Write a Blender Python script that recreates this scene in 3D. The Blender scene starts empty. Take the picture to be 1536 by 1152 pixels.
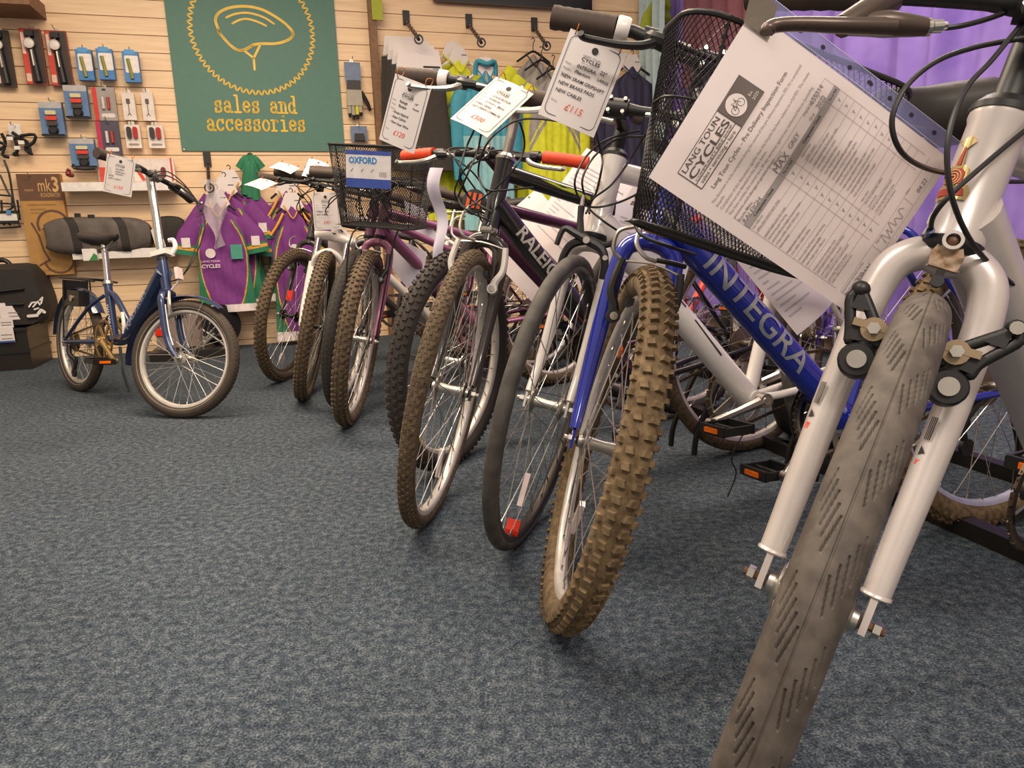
import bpy, bmesh, math, random
import numpy as np
from mathutils import Vector, Matrix
random.seed(7); RN = np.random.RandomState(5)
SC = bpy.context.scene; COL = SC.collection
sin, cos, pi, rad = math.sin, math.cos, math.pi, math.radians

# ---------------------------------------------------------------- camera
CF, CTH, CRO, CH = 1069.12, 12.0966, -1.6795, .71515
_t, _r = rad(CTH), rad(CRO)
FW = np.array([0, cos(_t), -sin(_t)]); RT0 = np.array([1., 0, 0]); UP0 = np.cross(RT0, FW)
RT = RT0*cos(_r)+UP0*sin(_r); UPV = UP0*cos(_r)-RT0*sin(_r)
cd = bpy.data.cameras.new('camera'); cam = bpy.data.objects.new('camera', cd); COL.objects.link(cam)
cd.sensor_width = 36; cd.lens = 36*CF/1536; cd.clip_start = .05
cam.matrix_world = Matrix([[RT[i], UPV[i], -FW[i], (0, 0, CH)[i]] for i in range(3)]+[[0, 0, 0, 1]])
SC.camera = cam
# ---------------------------------------------------------------- view, world and lights
SC.view_settings.view_transform = 'Standard'; SC.view_settings.look = 'None'
SC.view_settings.exposure = 0.5; SC.view_settings.gamma = 1.0; SC.view_settings.use_curve_mapping = False
w = bpy.data.worlds.new('world'); SC.world = w; w.use_nodes = True
w.node_tree.nodes['Background'].inputs[0].default_value = (1, .84, .70, 1)
w.node_tree.nodes['Background'].inputs[1].default_value = .42
def area(name, loc, size, power, col, aim=(0, 0, -1)):
    l = bpy.data.lights.new(name, 'AREA'); l.shape = 'RECTANGLE'; l.size, l.size_y = size; l.energy = power; l.color = col
    o = bpy.data.objects.new(name, l); COL.objects.link(o); o.location = loc
    o.rotation_euler = Vector(aim).to_track_quat('-Z', 'Y').to_euler(); return o
WARM = (1, .81, .60)
area('ceiling_light_back', (-1.2, 2.7, 2.75), (1.8, .6), 63, WARM)
area('ceiling_light_middle', (.2, 2.3, 2.75), (1.2, .4), 20, WARM)
area('ceiling_light_front', (-.9, .6, 2.75), (1.4, .5), 34, (1, .88, .76))
area('ceiling_light_near', (.7, -.9, 2.6), (1.2, .5), 42, (1, .89, .80))
area('ceiling_light_curtain', (1.3, 3.0, 2.7), (1.2, .4), 22, (1, .86, .74))

# ---------------------------------------------------------------- materials
def lin(c):
    if isinstance(c, str): c = [int(c[i:i+2], 16)/255 for i in (0, 2, 4)]
    return [x/12.92 if x <= .04045 else ((x+.055)/1.055)**2.4 for x in c]
_M = {}
def mat(name, col, rough=.5, metal=0., var=.08, scale=30, bump=0., coat=0., trans=0., alpha=1., col2=None, spec=None):
    if name in _M: return _M[name]
    m = bpy.data.materials.new(name); m.use_nodes = True; nt = m.node_tree; b = nt.nodes['Principled BSDF']
    c = lin(col); c2 = lin(col2) if col2 else [x*(1-var*2) for x in c]
    tc = nt.nodes.new('ShaderNodeTexCoord'); no = nt.nodes.new('ShaderNodeTexNoise'); no.inputs['Scale'].default_value = scale; no.inputs['Detail'].default_value = 4
    nt.links.new(tc.outputs['Object'], no.inputs['Vector'])
    cr = nt.nodes.new('ShaderNodeValToRGB'); cr.color_ramp.elements[0].position = .35; cr.color_ramp.elements[1].position = .68
    cr.color_ramp.elements[0].color = (*c2, 1); cr.color_ramp.elements[1].color = (*c, 1)
    nt.links.new(no.outputs['Fac'], cr.inputs[0]); nt.links.new(cr.outputs[0], b.inputs['Base Color'])
    b.inputs['Roughness'].default_value = rough; b.inputs['Metallic'].default_value = metal
    b.inputs['Coat Weight'].default_value = coat
    if spec is not None: b.inputs['Specular IOR Level'].default_value = spec
    if trans: b.inputs['Transmission Weight'].default_value = trans
    if alpha < 1: b.inputs['Alpha'].default_value = alpha
    if bump:
        bp = nt.nodes.new('ShaderNodeBump'); bp.inputs['Strength'].default_value = bump; bp.inputs['Distance'].default_value = .002
        nt.links.new(no.outputs['Fac'], bp.inputs['Height']); nt.links.new(bp.outputs[0], b.inputs['Normal'])
    _M[name] = m; return m
def carpet_mat():
    m = bpy.data.materials.new('carpet'); m.use_nodes = True; nt = m.node_tree; b = nt.nodes['Principled BSDF']; L = nt.links.new
    tc = nt.nodes.new('ShaderNodeTexCoord')
    n1 = nt.nodes.new('ShaderNodeTexNoise'); n1.inputs['Scale'].default_value = 260; n1.inputs['Detail'].default_value = 3; n1.inputs['Roughness'].default_value = .7
    n2 = nt.nodes.new('ShaderNodeTexNoise'); n2.inputs['Scale'].default_value = 60; n2.inputs['Detail'].default_value = 3
    n3 = nt.nodes.new('ShaderNodeTexNoise'); n3.inputs['Scale'].default_value = 2.2; n3.inputs['Detail'].default_value = 2
    n4 = nt.nodes.new('ShaderNodeTexNoise'); n4.inputs['Scale'].default_value = 420; n4.inputs['Detail'].default_value = 1
    for n in (n1, n2, n3, n4): L(tc.outputs['Object'], n.inputs['Vector'])
    cr = nt.nodes.new('ShaderNodeValToRGB'); e = cr.color_ramp.elements
    e[0].position = .38; e[0].color = (.018, .024, .034, 1); e[1].position = .64; e[1].color = (.195, .215, .23, 1)
    x = e.new(.5); x.color = (.058, .075, .095, 1)
    ad = nt.nodes.new('ShaderNodeMix'); ad.data_type = 'FLOAT'; ad.inputs[0].default_value = .33
    L(n1.outputs['Fac'], ad.inputs[2]); L(n2.outputs['Fac'], ad.inputs[3]); L(ad.outputs[0], cr.inputs[0])
    mx = nt.nodes.new('ShaderNodeMix'); mx.data_type = 'RGBA'; mx.blend_type = 'MULTIPLY'; mx.inputs[0].default_value = 1
    c3 = nt.nodes.new('ShaderNodeValToRGB'); c3.color_ramp.elements[0].position = .3; c3.color_ramp.elements[1].position = .7
    c3.color_ramp.elements[0].color = (.86, .86, .86, 1); c3.color_ramp.elements[1].color = (1.1, 1.1, 1.1, 1)
    L(n3.outputs['Fac'], c3.inputs[0]); L(cr.outputs[0], mx.inputs[6]); L(c3.outputs[0], mx.inputs[7])
    L(mx.outputs[2], b.inputs['Base Color']); b.inputs['Roughness'].default_value = .95; b.inputs['Specular IOR Level'].default_value = .1
    bp = nt.nodes.new('ShaderNodeBump'); bp.inputs['Strength'].default_value = .8; bp.inputs['Distance'].default_value = .004
    L(n4.outputs['Fac'], bp.inputs['Height']); L(bp.outputs[0], b.inputs['Normal']); return m
def maple_mat():
    m = bpy.data.materials.new('maple_slatwall'); m.use_nodes = True; nt = m.node_tree; b = nt.nodes['Principled BSDF']; L = nt.links.new
    tc = nt.nodes.new('ShaderNodeTexCoord'); mp = nt.nodes.new('ShaderNodeMapping'); mp.inputs['Scale'].default_value = (2, 2, 30)
    no = nt.nodes.new('ShaderNodeTexNoise'); no.inputs['Scale'].default_value = 2; no.inputs['Detail'].default_value = 5
    L(tc.outputs['Object'], mp.inputs[0]); L(mp.outputs[0], no.inputs[0])
    cr = nt.nodes.new('ShaderNodeValToRGB'); cr.color_ramp.elements[0].color = (*lin('E4C096'), 1); cr.color_ramp.elements[1].color = (*lin('F5D6AE'), 1)
    cr.color_ramp.elements[0].position = .3; cr.color_ramp.elements[1].position = .7
    L(no.outputs[0], cr.inputs[0]); L(cr.outputs[0], b.inputs['Base Color']); b.inputs['Roughness'].default_value = .45; return m
BLK = mat('black_plastic', '1c1a19', .45); RUB = mat('tyre_rubber', '3b3630', .8, bump=.4, scale=90, col2='2e2a26')
CHR = mat('chrome', 'd8d4cc', .18, 1.); ALU = mat('brushed_aluminium', 'c4bfb6', .35, 1.); STL = mat('spoke_steel', 'cfcac0', .3, 1.)
WHT = mat('white_gloss', 'efe9e2', .3, coat=.3); PAP = mat('paper_white', 'ded5d1', .7, var=.01); INK = mat('print_ink', '35302e', .8)
GRY = mat('print_grey', '8f8480', .8); RED = mat('red_ink', 'e8604c', .8); RUST = mat('rusty_steel', '7d6149', .55, .6, var=.3, scale=120)
MUD = mat('muddy_rubber', '7e6a4c', .95, bump=.5, scale=70, col2='57452f'); GUM = mat('grip_rubber', '4a3c33', .75, bump=.2)
ORG = mat('orange_reflector', 'ff7a10', .25, coat=.5); REDR = mat('red_reflector', 'e8331c', .3, coat=.5)
BRASS = mat('brass', 'c79a4c', .3, 1.)

# ---------------------------------------------------------------- mesh builder
V3 = lambda *a: np.array(a, float)
def nrm(v): v = np.asarray(v, float); return v/(np.linalg.norm(v)+1e-12)
ORG_ = {}
def ptag(o, label=None, cat=None, group=None, kind=None):
    if label: o['label'] = label
    if cat: o['category'] = cat
    if group: o['group'] = group
    if kind: o['kind'] = kind
    return o
def thing(name, loc, label, cat, group=None):
    o = bpy.data.objects.new(name, None); COL.objects.link(o); o.location = loc; o.empty_display_size = .05
    ORG_[o.name] = np.array(loc, float); return ptag(o, label, cat, group)
def smooth_path(pts, k=6):
    P = [np.asarray(p, float) for p in pts]; out = []
    for i in range(len(P)-1):
        p0 = P[max(i-1, 0)]; p1 = P[i]; p2 = P[i+1]; p3 = P[min(i+2, len(P)-1)]
        for j in range(k):
            t = j/k; out.append(.5*((2*p1)+(-p0+p2)*t+(2*p0-5*p1+4*p2-p3)*t*t+(-p0+3*p1-3*p2+p3)*t**3))
    out.append(P[-1]); return out
class MB:
    def __init__(s): s.v = []; s.f = []; s.m = []; s.mi = 0
    def add(s, vs, fs):
        b = len(s.v); s.v.extend([tuple(map(float, v)) for v in vs]); s.f.extend([tuple(b+i for i in f) for f in fs]); s.m.extend([s.mi]*len(fs)); return s
    def tube(s, pts, r, n=8, caps=True, k=0, flat=None):
        if k: 
            if hasattr(r, '__len__'): r = list(np.interp(np.linspace(0, len(pts)-1, (len(pts)-1)*k+1), range(len(pts)), r))
            pts = smooth_path(pts, k)
        P = [np.asarray(p, float) for p in pts]; N = len(P); rr = list(r) if hasattr(r, '__len__') else [r]*N
        tg = [nrm(P[min(i+1, N-1)]-P[max(i-1, 0)]) for i in range(N)]
        a = np.cross(tg[0], V3(0, 0, 1)); 
        if np.linalg.norm(a) < .1: a = np.cross(tg[0], V3(0, 1, 0))
        a = nrm(a); vs = []
        for i in range(N):
            a = nrm(a-tg[i]*(a@tg[i])); b = np.cross(tg[i], a)
            for j in range(n):
                t = 2*pi*j/n; vs.append(P[i]+rr[i]*(a*cos(t)+b*sin(t)))
        fs = [(i*n+j, i*n+(j+1) % n, (i+1)*n+(j+1) % n, (i+1)*n+j) for i in range(N-1) for j in range(n)]
        if caps: fs += [tuple(range(n))[::-1], tuple((N-1)*n+j for j in range(n))]
        return s.add(vs, fs)
    def cyl(s, a, b, r, r2=None, n=12): return s.tube([a, b], [r, r if r2 is None else r2], n)
    def box(s, c, ex, ey, ez, sx, sy, sz, tz=1., ty=1.):
        c = np.asarray(c, float); ex, ey, ez = map(nrm, (ex, ey, ez)); vs = []
        for k in (-1, 1):
            for (i, j) in ((-1, -1), (1, -1), (1, 1), (-1, 1)):
                q = tz if k > 0 else 1; vs.append(c+ex*sx/2*i*q+ey*sy/2*j*q*(ty if k > 0 else 1)+ez*sz/2*k)
        return s.add(vs, [(3, 2, 1, 0), (4, 5, 6, 7), (0, 1, 5, 4), (1, 2, 6, 5), (2, 3, 7, 6), (3, 0, 4, 7)])
    def lathe(s, c, ax, prof, n=24, closed=False, ref=None, a0=0, a1=2*pi):
        ax = nrm(ax); ref = V3(0, 0, 1) if ref is None else ref; x = ref-ax*(ref@ax)
        if np.linalg.norm(x) < .1: x = V3(1, 0, 0)-ax*ax[0]
        x = nrm(x); y = np.cross(ax, x); c = np.asarray(c, float); full = abs(a1-a0-2*pi) < 1e-6; m = n if full else n+1
        vs = []
        for i in range(m):
            t = a0+(a1-a0)*i/n; e = x*cos(t)+y*sin(t)
            for (r, z) in prof: vs.append(c+e*r+ax*z)
        K = len(prof); fs = []
        for i in range(n):
            i2 = (i+1) % m if full else i+1
            for k in range(K if closed else K-1): fs.append((i*K+k, i*K+(k+1) % K, i2*K+(k+1) % K, i2*K+k))
        if not closed and full:
            if prof[0][0] > 1e-5: fs.append(tuple(i*K for i in range(m)))
            if prof[-1][0] > 1e-5: fs.append(tuple(i*K+K-1 for i in range(m))[::-1])
        if closed and not full:
            fs += [tuple(range(K)), tuple(n*K+k for k in range(K))[::-1]]
        return s.add(vs, fs)
    def ball(s, c, r, n=12, sc=(1, 1, 1)):
        pr = [(r*sin(pi*i/(n//2))*1.0, -r*cos(pi*i/(n//2))) for i in range(n//2+1)]
        b = len(s.v); s.lathe((0, 0, 0), (0, 0, 1), pr, n)
        for i in range(b, len(s.v)): v = s.v[i]; s.v[i] = (c[0]+v[0]*sc[0], c[1]+v[1]*sc[1], c[2]+v[2]*sc[2])
        return s
    def prism(s, poly, O, ex, ey, ez, th, z0=0.):
        O = np.asarray(O, float); n = len(poly)
        vs = [O+ex*p[0]+ey*p[1]+ez*z0 for p in poly]+[O+ex*p[0]+ey*p[1]+ez*(z0+th) for p in poly]
        return s.add(vs, [tuple(range(n))[::-1], tuple(range(n, 2*n))]+[(i, (i+1) % n, n+(i+1) % n, n+i) for i in range(n)])
    def plate(s, poly, O, ex, ey, ez, z0=0.):
        O = np.asarray(O, float); return s.add([O+ex*p[0]+ey*p[1]+ez*z0 for p in poly], [tuple(range(len(poly)))])
    def stroke(s, pts, w, O, ex, ey, ez, z0=.0005, closed=False):
        O = np.asarray(O, float); P = [np.array(p, float) for p in pts]
        if closed: P = P+[P[0]]
        for a, b in zip(P[:-1], P[1:]):
            d = b-a; l = np.linalg.norm(d)
            if l < 1e-9: continue
            d /= l; q = np.array([-d[1], d[0]])*w/2; s.plate([a-q, b-q, b+q, a+q], O, ex, ey, ez, z0)
        if w > .0012:
            for p in P: s.plate([p+np.array([cos(t), sin(t)])*w/2 for t in np.linspace(0, 2*pi, 10, endpoint=False)], O, ex, ey, ez, z0+.0009)
        return s
    def grid(s, fn, nu, nv, cu=False, cv=False, mfn=None):
        U = nu if cu else nu+1; W_ = nv if cv else nv+1
        vs = [fn(i/nu, j/nv) for i in range(U) for j in range(W_)]; b = len(s.v)
        s.v.extend([tuple(map(float, v)) for v in vs])
        for i in range(nu):
            for j in range(nv):
                s.f.append((b+i*W_+j, b+((i+1) % U)*W_+j, b+((i+1) % U)*W_+(j+1) % W_, b+i*W_+(j+1) % W_))
                s.m.append(mfn((i+.5)/nu, (j+.5)/nv) if mfn else s.mi)
        return s
    def build(s, name, mats, parent=None, smooth=40, loc=None):
        if not isinstance(mats, (list, tuple)): mats = [mats]
        me = bpy.data.meshes.new(name); o = bpy.data.objects.new(name, me); COL.objects.link(o)
        if parent is not None: org = ORG_[parent.name]; o.parent = parent
        else:
            if loc is None:
                a = np.array(s.v); loc = V3((a[:, 0].min()+a[:, 0].max())/2, (a[:, 1].min()+a[:, 1].max())/2, a[:, 2].min())
            org = np.array(loc, float); o.location = org
        ORG_[o.name] = org
        me.from_pydata((np.array(s.v)-org).tolist() if s.v else [], [], s.f)
        for m in mats: me.materials.append(m)
        if len(mats) > 1: me.polygons.foreach_set('material_index', s.m)
        if smooth:
            me.polygons.foreach_set('use_smooth', [True]*len(me.polygons))
            try: me.set_sharp_from_angle(angle=rad(smooth))
            except Exception: pass
        me.update(); return o
_TX = {}
def glyphs(t, bold=0., res=2, shear=0., cut=False):
    k = (t, bold, res, shear, cut)
    if k not in _TX:
        c = bpy.data.curves.new('t', 'FONT'); c.body = t; c.size = 1; c.offset = bold; c.resolution_u = res; c.shear = shear
        c.align_x = 'LEFT'; o = bpy.data.objects.new('t', c); me = o.to_mesh()
        if cut:
            bm = bmesh.new(); bm.from_mesh(me)
            for y in np.arange(-.2, .9, .08): bmesh.ops.bisect_plane(bm, geom=bm.verts[:]+bm.edges[:]+bm.faces[:], plane_co=(0, y, 0), plane_no=(0, 1, 0))
            bm.verts.index_update(); vs = [tuple(v.co) for v in bm.verts]; fs = [tuple(v.index for v in f.verts) for f in bm.faces]; bm.free()
        else: vs = [tuple(v.co) for v in me.vertices]; fs = [tuple(p.vertices) for p in me.polygons]
        o.to_mesh_clear(); bpy.data.objects.remove(o); bpy.data.curves.remove(c); _TX[k] = (vs, fs)
    return _TX[k]
def text(mb, t, O, ex, ey, ez, size, z0=.0006, width=None, bold=0., align=0., res=2, shear=0., map=None, cut=False):
    vs, fs = glyphs(t, bold, res, shear, cut)
    if not vs: return
    x0 = min(v[0] for v in vs); x1 = max(v[0] for v in vs); sx = size if width is None else width/max(x1-x0, 1e-6)
    O = np.asarray(O, float)
    f = map or (lambda X, Y: O+ex*X+ey*Y+ez*z0)
    mb.add([f((v[0]-x0)*sx-align*(x1-x0)*sx, v[1]*size) for v in vs], fs)
def rrect(x0, y0, x1, y1, r, n=4):
    out = []
    for cx, cy, a in ((x1-r, y1-r, 0), (x0+r, y1-r, 90), (x0+r, y0+r, 180), (x1-r, y0+r, 270)):
        for i in range(n+1): t = rad(a+90*i/n); out.append((cx+r*cos(t), cy+r*sin(t)))
    return out

# ---------------------------------------------------------------- the room
WA, WD = rad(-16.5134), 5.20634
NW = V3(sin(WA), cos(WA), 0); UW = V3(NW[1], -NW[0], 0); ZW = V3(0, 0, 1)
PT, Z0 = .1014147, 2.0680
def W(s, z, o=0.): return NW*(WD-o)+UW*s+V3(0, 0, z)
def ray(px, py): return FW+RT*(px-768)/CF+UPV*(576-py)/CF
def at(px, py, zc): return V3(0, 0, CH)+ray(px, py)*zc                # a point zc metres along the view axis
def wp(px, py, o=0.):
    d = ray(px, py); p = V3(0, 0, CH)+d*((WD-o)/(NW@d)); return p@UW, p[2]
def wr(x0, y0, x1, y1, o=0.):
    ym, xm = (y0+y1)/2, (x0+x1)/2
    return wp(x0, ym, o)[0], wp(xm, y1, o)[1], wp(x1, ym, o)[0], wp(xm, y0, o)[1]   # s0, zlow, s1, zhigh
CORNER = 2.853
fl = MB(); fl.add([(-6, -3, 0), (5, -3, 0), (5, 8, 0), (-6, 8, 0)], [(0, 1, 2, 3)])
ptag(fl.build('floor', carpet_mat(), smooth=0, loc=(0, 0, 0)), kind='structure')
MAPLE = maple_mat(); m = MB(); k = -6
top = Z0+6*PT
while Z0-k*PT > .0:
    zt = Z0-k*PT; zb = max(zt-PT, 0.0)
    for (a, b) in ((-4.6, .615), (.665, CORNER)):
        g = .0045
        m.prism([(0, 0), (.018, 0), (.018, zt-zb-g*1.0), (.0, zt-zb-g*1.0)], W(a, zb, -.018), -NW, ZW, UW, b-a)
    k += 1
m.prism([(0, 0), (.01, 0), (.01, top+.1), (0, top+.1)], W(-4.6, 0, -.04), -NW, ZW, UW, CORNER+4.6)
ptag(m.build('wall_back', MAPLE, smooth=0), kind='structure')
m = MB(); m.box(W(CORNER+.05, 1.4, 3.2), UW, NW, ZW, .1, 6.6, 2.8)
ptag(m.build('wall_right', mat('painted_wall', 'b9a38c', .8), smooth=0), kind='structure')
m = MB(); s0 = .612
m.box(W(.64, 1.42, .035), UW, NW, ZW, .048, .075, 2.84)
ptag(m.build('trim_1', mat('walnut_trim', '8a6446', .6, var=.15), smooth=0), kind='structure')
m = MB(); a, zl, b, zh = wr(556, -6, 575, 30, .08)
m.box(W((a+b)/2, (zl+zh)/2, .08), UW, NW, ZW, .07, .01, zh-zl)
ptag(m.build('shelf_edge_card', mat('lime_card', 'a9b42c', .6)), 'lime green card on top of the brown upright post', 'card')
# ================================================================ things on the slatwall
def slab(mb, s0, z0, s1, z1, o, d, lean=0.):
    sh = lean
    vs = [W(s0, z0, o), W(s1, z0, o), W(s1+sh, z1, o), W(s0+sh, z1, o), W(s0, z0, o+d), W(s1, z0, o+d), W(s1+sh, z1, o+d), W(s0+sh, z1, o+d)]
    mb.add(vs, [(3, 2, 1, 0), (4, 5, 6, 7), (0, 1, 5, 4), (1, 2, 6, 5), (2, 3, 7, 6), (3, 0, 4, 7)])
OUT = -NW
def hook(parent, s, z, L=.12, r=.0025, m=STL, o=0.):
    h = MB(); h.tube([W(s, z, o), W(s, z, o+L), W(s, z+.015, o+L+.004)], r, 6); h.box(W(s, z, o+.003), UW, NW, ZW, .022, .006, .03)
    return h.build('hook', m, parent)
# ---- the sign
def S2(px, py, o): return wp(px, py, o)
so = .012; c = [S2(244.6, -8, so), S2(501, -8, so), S2(516.5, 226, so), S2(273, 227.5, so)]
sl, sr = (c[0][0]+c[3][0])/2, (c[1][0]+c[2][0])/2; zb = (c[2][1]+c[3][1])/2; zt = zb+1.42
t = thing('shop_sign', W((sl+sr)/2, zb, 0), 'large green sign reading sales and accessories, fixed to the slatted wall', 'sign')
mb = MB(); slab(mb, sl, zb, sr, zt, .002, .010); mb.build('sign_board', mat('sign_green', '4f7a6b', .55, var=.03), t, smooth=0)
YEL = mat('sign_yellow', 'eabf2c', .4, var=.05); scx = lambda x, y: S2(x, y, so)
mb = MB(); O0 = W(0, 0, so); st = lambda pts, w, cl=False: mb.stroke(pts, w, O0, UW, ZW, OUT, .001, cl)
cx, cz = scx(379, 47); rr_ = (scx(379, 47)[1]-scx(379, 139)[1])
st([(cx+(rr_+.013*cos(62*t_))*cos(t_), cz+(rr_+.013*cos(62*t_))*sin(t_)) for t_ in np.linspace(0, 2*pi, 620)], .010)
mb.build('cog_outline', YEL, t, smooth=0)
mb = MB(); HP = lambda L: [scx(240+x/4.267, y/4.267) for x, y in L]
sp = lambda L: [tuple(p) for p in smooth_path([np.array(q) for q in L], 5)]
ho = HP([(375, 190), (355, 130), (375, 85), (430, 55), (500, 42), (580, 44), (660, 65), (740, 108), (805, 155), (850, 208), (842, 240), (800, 265), (735, 280), (660, 280), (600, 287), (570, 305), (530, 322), (490, 318), (440, 280), (400, 235), (378, 208), (375, 190)])
st(sp(ho), .017); st(HP([(540, 325), (600, 372), (640, 290)]), .014); st(HP([(600, 372), (606, 445)]), .014)
st(sp(HP([(425, 112), (480, 90), (550, 82), (620, 95), (680, 120), (728, 152)])), .013); st(sp(HP([(465, 150), (510, 128), (560, 122), (620, 138), (678, 165)])), .013)
mb.build('helmet_emblem', YEL, t, smooth=0)
def arc(cx, cy, rx, ry, a0, a1, n=12): return [(cx+rx*cos(rad(a0+(a1-a0)*i/n)), cy+ry*sin(rad(a0+(a1-a0)*i/n))) for i in range(n+1)]
GL = {  # typewriter letters: strokes in x-height units, advance .98
 's': [arc(.45, .73, .27, .22, 30, 270, 10)+arc(.45, .26, .29, .25, 90, -160, 10), [(.7, .98), (.7, .68)], [(.17, .02), (.17, .34)]],
 'a': [arc(.42, .62, .27, .33, 160, 0, 8)+[(.69, .12), (.78, .02), (.9, .02)], arc(.4, .27, .28, .25, 0, 360, 14)],
 'l': [[(.25, 1.5), (.5, 1.5), (.5, .02)], [(.18, .02), (.82, .02)]],
 'e': [[(.14, .52), (.8, .52)]+arc(.47, .5, .33, .46, 5, 325, 18)],
 'n': [[(.05, .96), (.25, .96), (.25, .02)], [(.08, .02), (.4, .02)], [(.25, .6)]+arc(.5, .62, .22, .33, 150, 0, 8)+[(.72, .02)], [(.56, .02), (.9, .02)]],
 'd': [arc(.42, .48, .3, .45, 0, 360, 18), [(.5, 1.5), (.72, 1.5), (.72, .02), (.92, .02)]],
 'c': [arc(.47, .48, .33, .46, 40, 325, 16), [(.76, .96), (.76, .66)]],
 'o': [arc(.47, .48, .34, .46, 0, 360, 20)],
 'r': [[(.1, .96), (.32, .96), (.32, .02)], [(.1, .02), (.6, .02)], [(.32, .6)]+arc(.6, .55, .28, .4, 140, 50, 6)],
 'i': [[(.22, .96), (.48, .96), (.48, .02)], [(.16, .02), (.8, .02)], [(.44, 1.34), (.5, 1.34)]]}
def typed(word, x0, x1, yb, xh):
    sa, za = scx(x0, yb); sb, _ = scx(x1, yb); h = scx(x0, yb-xh)[1]-za; adv = (sb-sa)/len(word)
    for i, ch in enumerate(word):
        for L in GL.get(ch, []): st([(sa+adv*(i+x), za+h*y) for x, y in L], .0125)
mb = MB(); typed('sales and', 322, 446, 168, 17); typed('accessories', 311, 460, 195.5, 17)
mb.build('sign_lettering', YEL, t, smooth=0)
mb = MB()
for x, y in ((276, 224.5),): s_, z_ = scx(x, y); mb.lathe(W(s_, z_, so), OUT, [(0.006, 0), (.005, .002), (0, .003)], 8)
mb.build('screw', ALU, t)

# ---- blister packs and cards
def pack(name, label, cat, px, o, d, cols, kind, group=None, lean=0.):
    s0, z0, s1, z1 = wr(*px, o+d); w_, h_ = s1-s0, z1-z0; sm = (s0+s1)/2
    t = thing(name, W(sm, z0, o), label, cat, group); X = lambda u, v, e=0.: W(s0+u*w_, z0+v*h_, o+d+e)
    mb = MB(); slab(mb, s0, z0, s1, z1, o, d, lean); mb.build('backing_card', mat('card_'+cols[0], cols[0], .5), t, smooth=0)
    def sl(nm, u0, v0, u1, v1, th, col, r=.5):
        m_ = MB(); m_.prism(rrect(u0*w_, v0*h_, u1*w_, v1*h_, min(.2*(u1-u0)*w_, .008), 2), X(0, 0), UW, ZW, OUT, th); return m_.build(nm, mat('c_'+col, col, r), t, smooth=0)
    if kind == 'pump':
        sl('colour_panel', .02, .02, .30, .98, .001, cols[1]); sl('black_panel', .30, .02, .97, .98, .001, '3a302b')
        m_ = MB(); m_.cyl(X(.62, .05, .018), X(.52, .62, .018), .020, .017, 12); m_.cyl(X(.52, .6, .018), X(.48, .9, .018), .013, .011, 10); m_.box(X(.5, .9, .018), UW, NW, ZW, .045, .03, .03); m_.build('pump_body', BLK, t)
        m_ = MB(); m_.cyl(X(.56, .32, .036), X(.53, .6, .036), .007, .007, 8); m_.build('pump_stripe', ALU, t)
        m_ = MB(); m_.lathe(X(.47, .72, .022), OUT, [(.026, 0), (.026, .014), (.022, .016), (0, .016)], 20); g_ = m_.build('pressure_gauge', [mat('gauge_face', 'e8dfd4', .4)], t)
        m_ = MB(); m_.lathe(X(.47, .72, .022), OUT, [(.026, .0), (.029, .0), (.029, .018), (.026, .018)], 20, closed=True); m_.build('gauge_rim', ALU, t)
        sl('print', .05, .55, .2, .93, .002, 'f3dccb'); sl('print', .05, .06, .28, .2, .002, 'f0c9b5')
    elif kind == 'light_card':
        sl('header', .0, .82, 1., 1., .001, 'b9b6b4'); 
        for v_, c_ in ((.62, 'd9cf9e'), (.46, 'e0452c'), (.30, '4a4038')):
            m_ = MB(); m_.prism(rrect(.28*w_, v_*h_, .74*w_, (v_+.12)*h_, .006, 2), X(0, 0), UW, ZW, OUT, .018); m_.build('light', mat('c_'+c_, c_, .3), t, smooth=0)
        m_ = MB(); m_.lathe(X(.52, .16, 0), OUT, [(.028, 0), (.028, .012), (.018, .022), (0, .022)], 12); m_.build('clip', BLK, t)
        sl('blister_edge', .0, 0., 1., .05, .02, '2b2b30')
    elif kind == 'blue_box':
        sl('white_panel', .12, .3, .98, .86, .001, 'efe9e4'); sl('blue_curve', .55, .02, .98, .3, .0015, '3f7fc0')
        m_ = MB(); m_.cyl(X(.34, .75, .006), X(.50, .1, .006), .010, .010, 8); m_.build('light_tube', mat('c_olive', '8d8a2e', .4), t)
        sl('hang_tab', .15, .9, .8, 1.06, .001, '57a0d8')
    elif kind == 'white_box':
        sl('hang_tab', .3, .98, .7, 1.12, .001, 'e6dccf'); m_ = MB(); m_.prism(rrect(.32*w_, .60*h_, .62*w_, .78*h_, .004, 2), X(0, 0), UW, ZW, OUT, .004)
        m_.stroke([(.47*w_, .6*h_), (.47*w_, .25*h_), (.33*w_, .17*h_)], .004, X(0, 0), UW, ZW, OUT, .002); m_.stroke([(.47*w_, .25*h_), (.6*w_, .17*h_)], .004, X(0, 0), UW, ZW, OUT, .002)
        m_.build('printed_lead', mat('c_darkgrey', '55504c', .5), t, smooth=0)
    elif kind == 'light_pair':
        sl('hang_tab', .3, .98, .7, 1.14, .001, 'e6dccf')
        for u_, c_ in ((.3, '3b3230'), (.7, 'b3261d')):
            m_ = MB(); m_.prism(rrect((u_-.15)*w_, .4*h_, (u_+.15)*w_, .9*h_, .012, 4), X(0, 0), UW, ZW, OUT, .02); m_.build('light', mat('c_'+c_, c_, .3), t, smooth=0)
        sl('print', .15, .1, .85, .2, .001, 'a89c92')
    elif kind == 'red_grey':
        sl('red_panel', 0, 0, .2, 1, .001, cols[1]); sl('hang_hole', .45, .9, .62, .96, .001, '2a2523')
        for u_ in (.45, .68): m_ = MB(); m_.cyl(X(u_, .35, .01), X(u_, .7, .01), .009, .009, 8); m_.build('cartridge', mat('c_cart%d' % (u_*10), 'd8cfc8' if u_ < .5 else 'b03a2a', .3), t)
        sl('print', .3, .1, .9, .22, .001, 'e7ded6')
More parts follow.
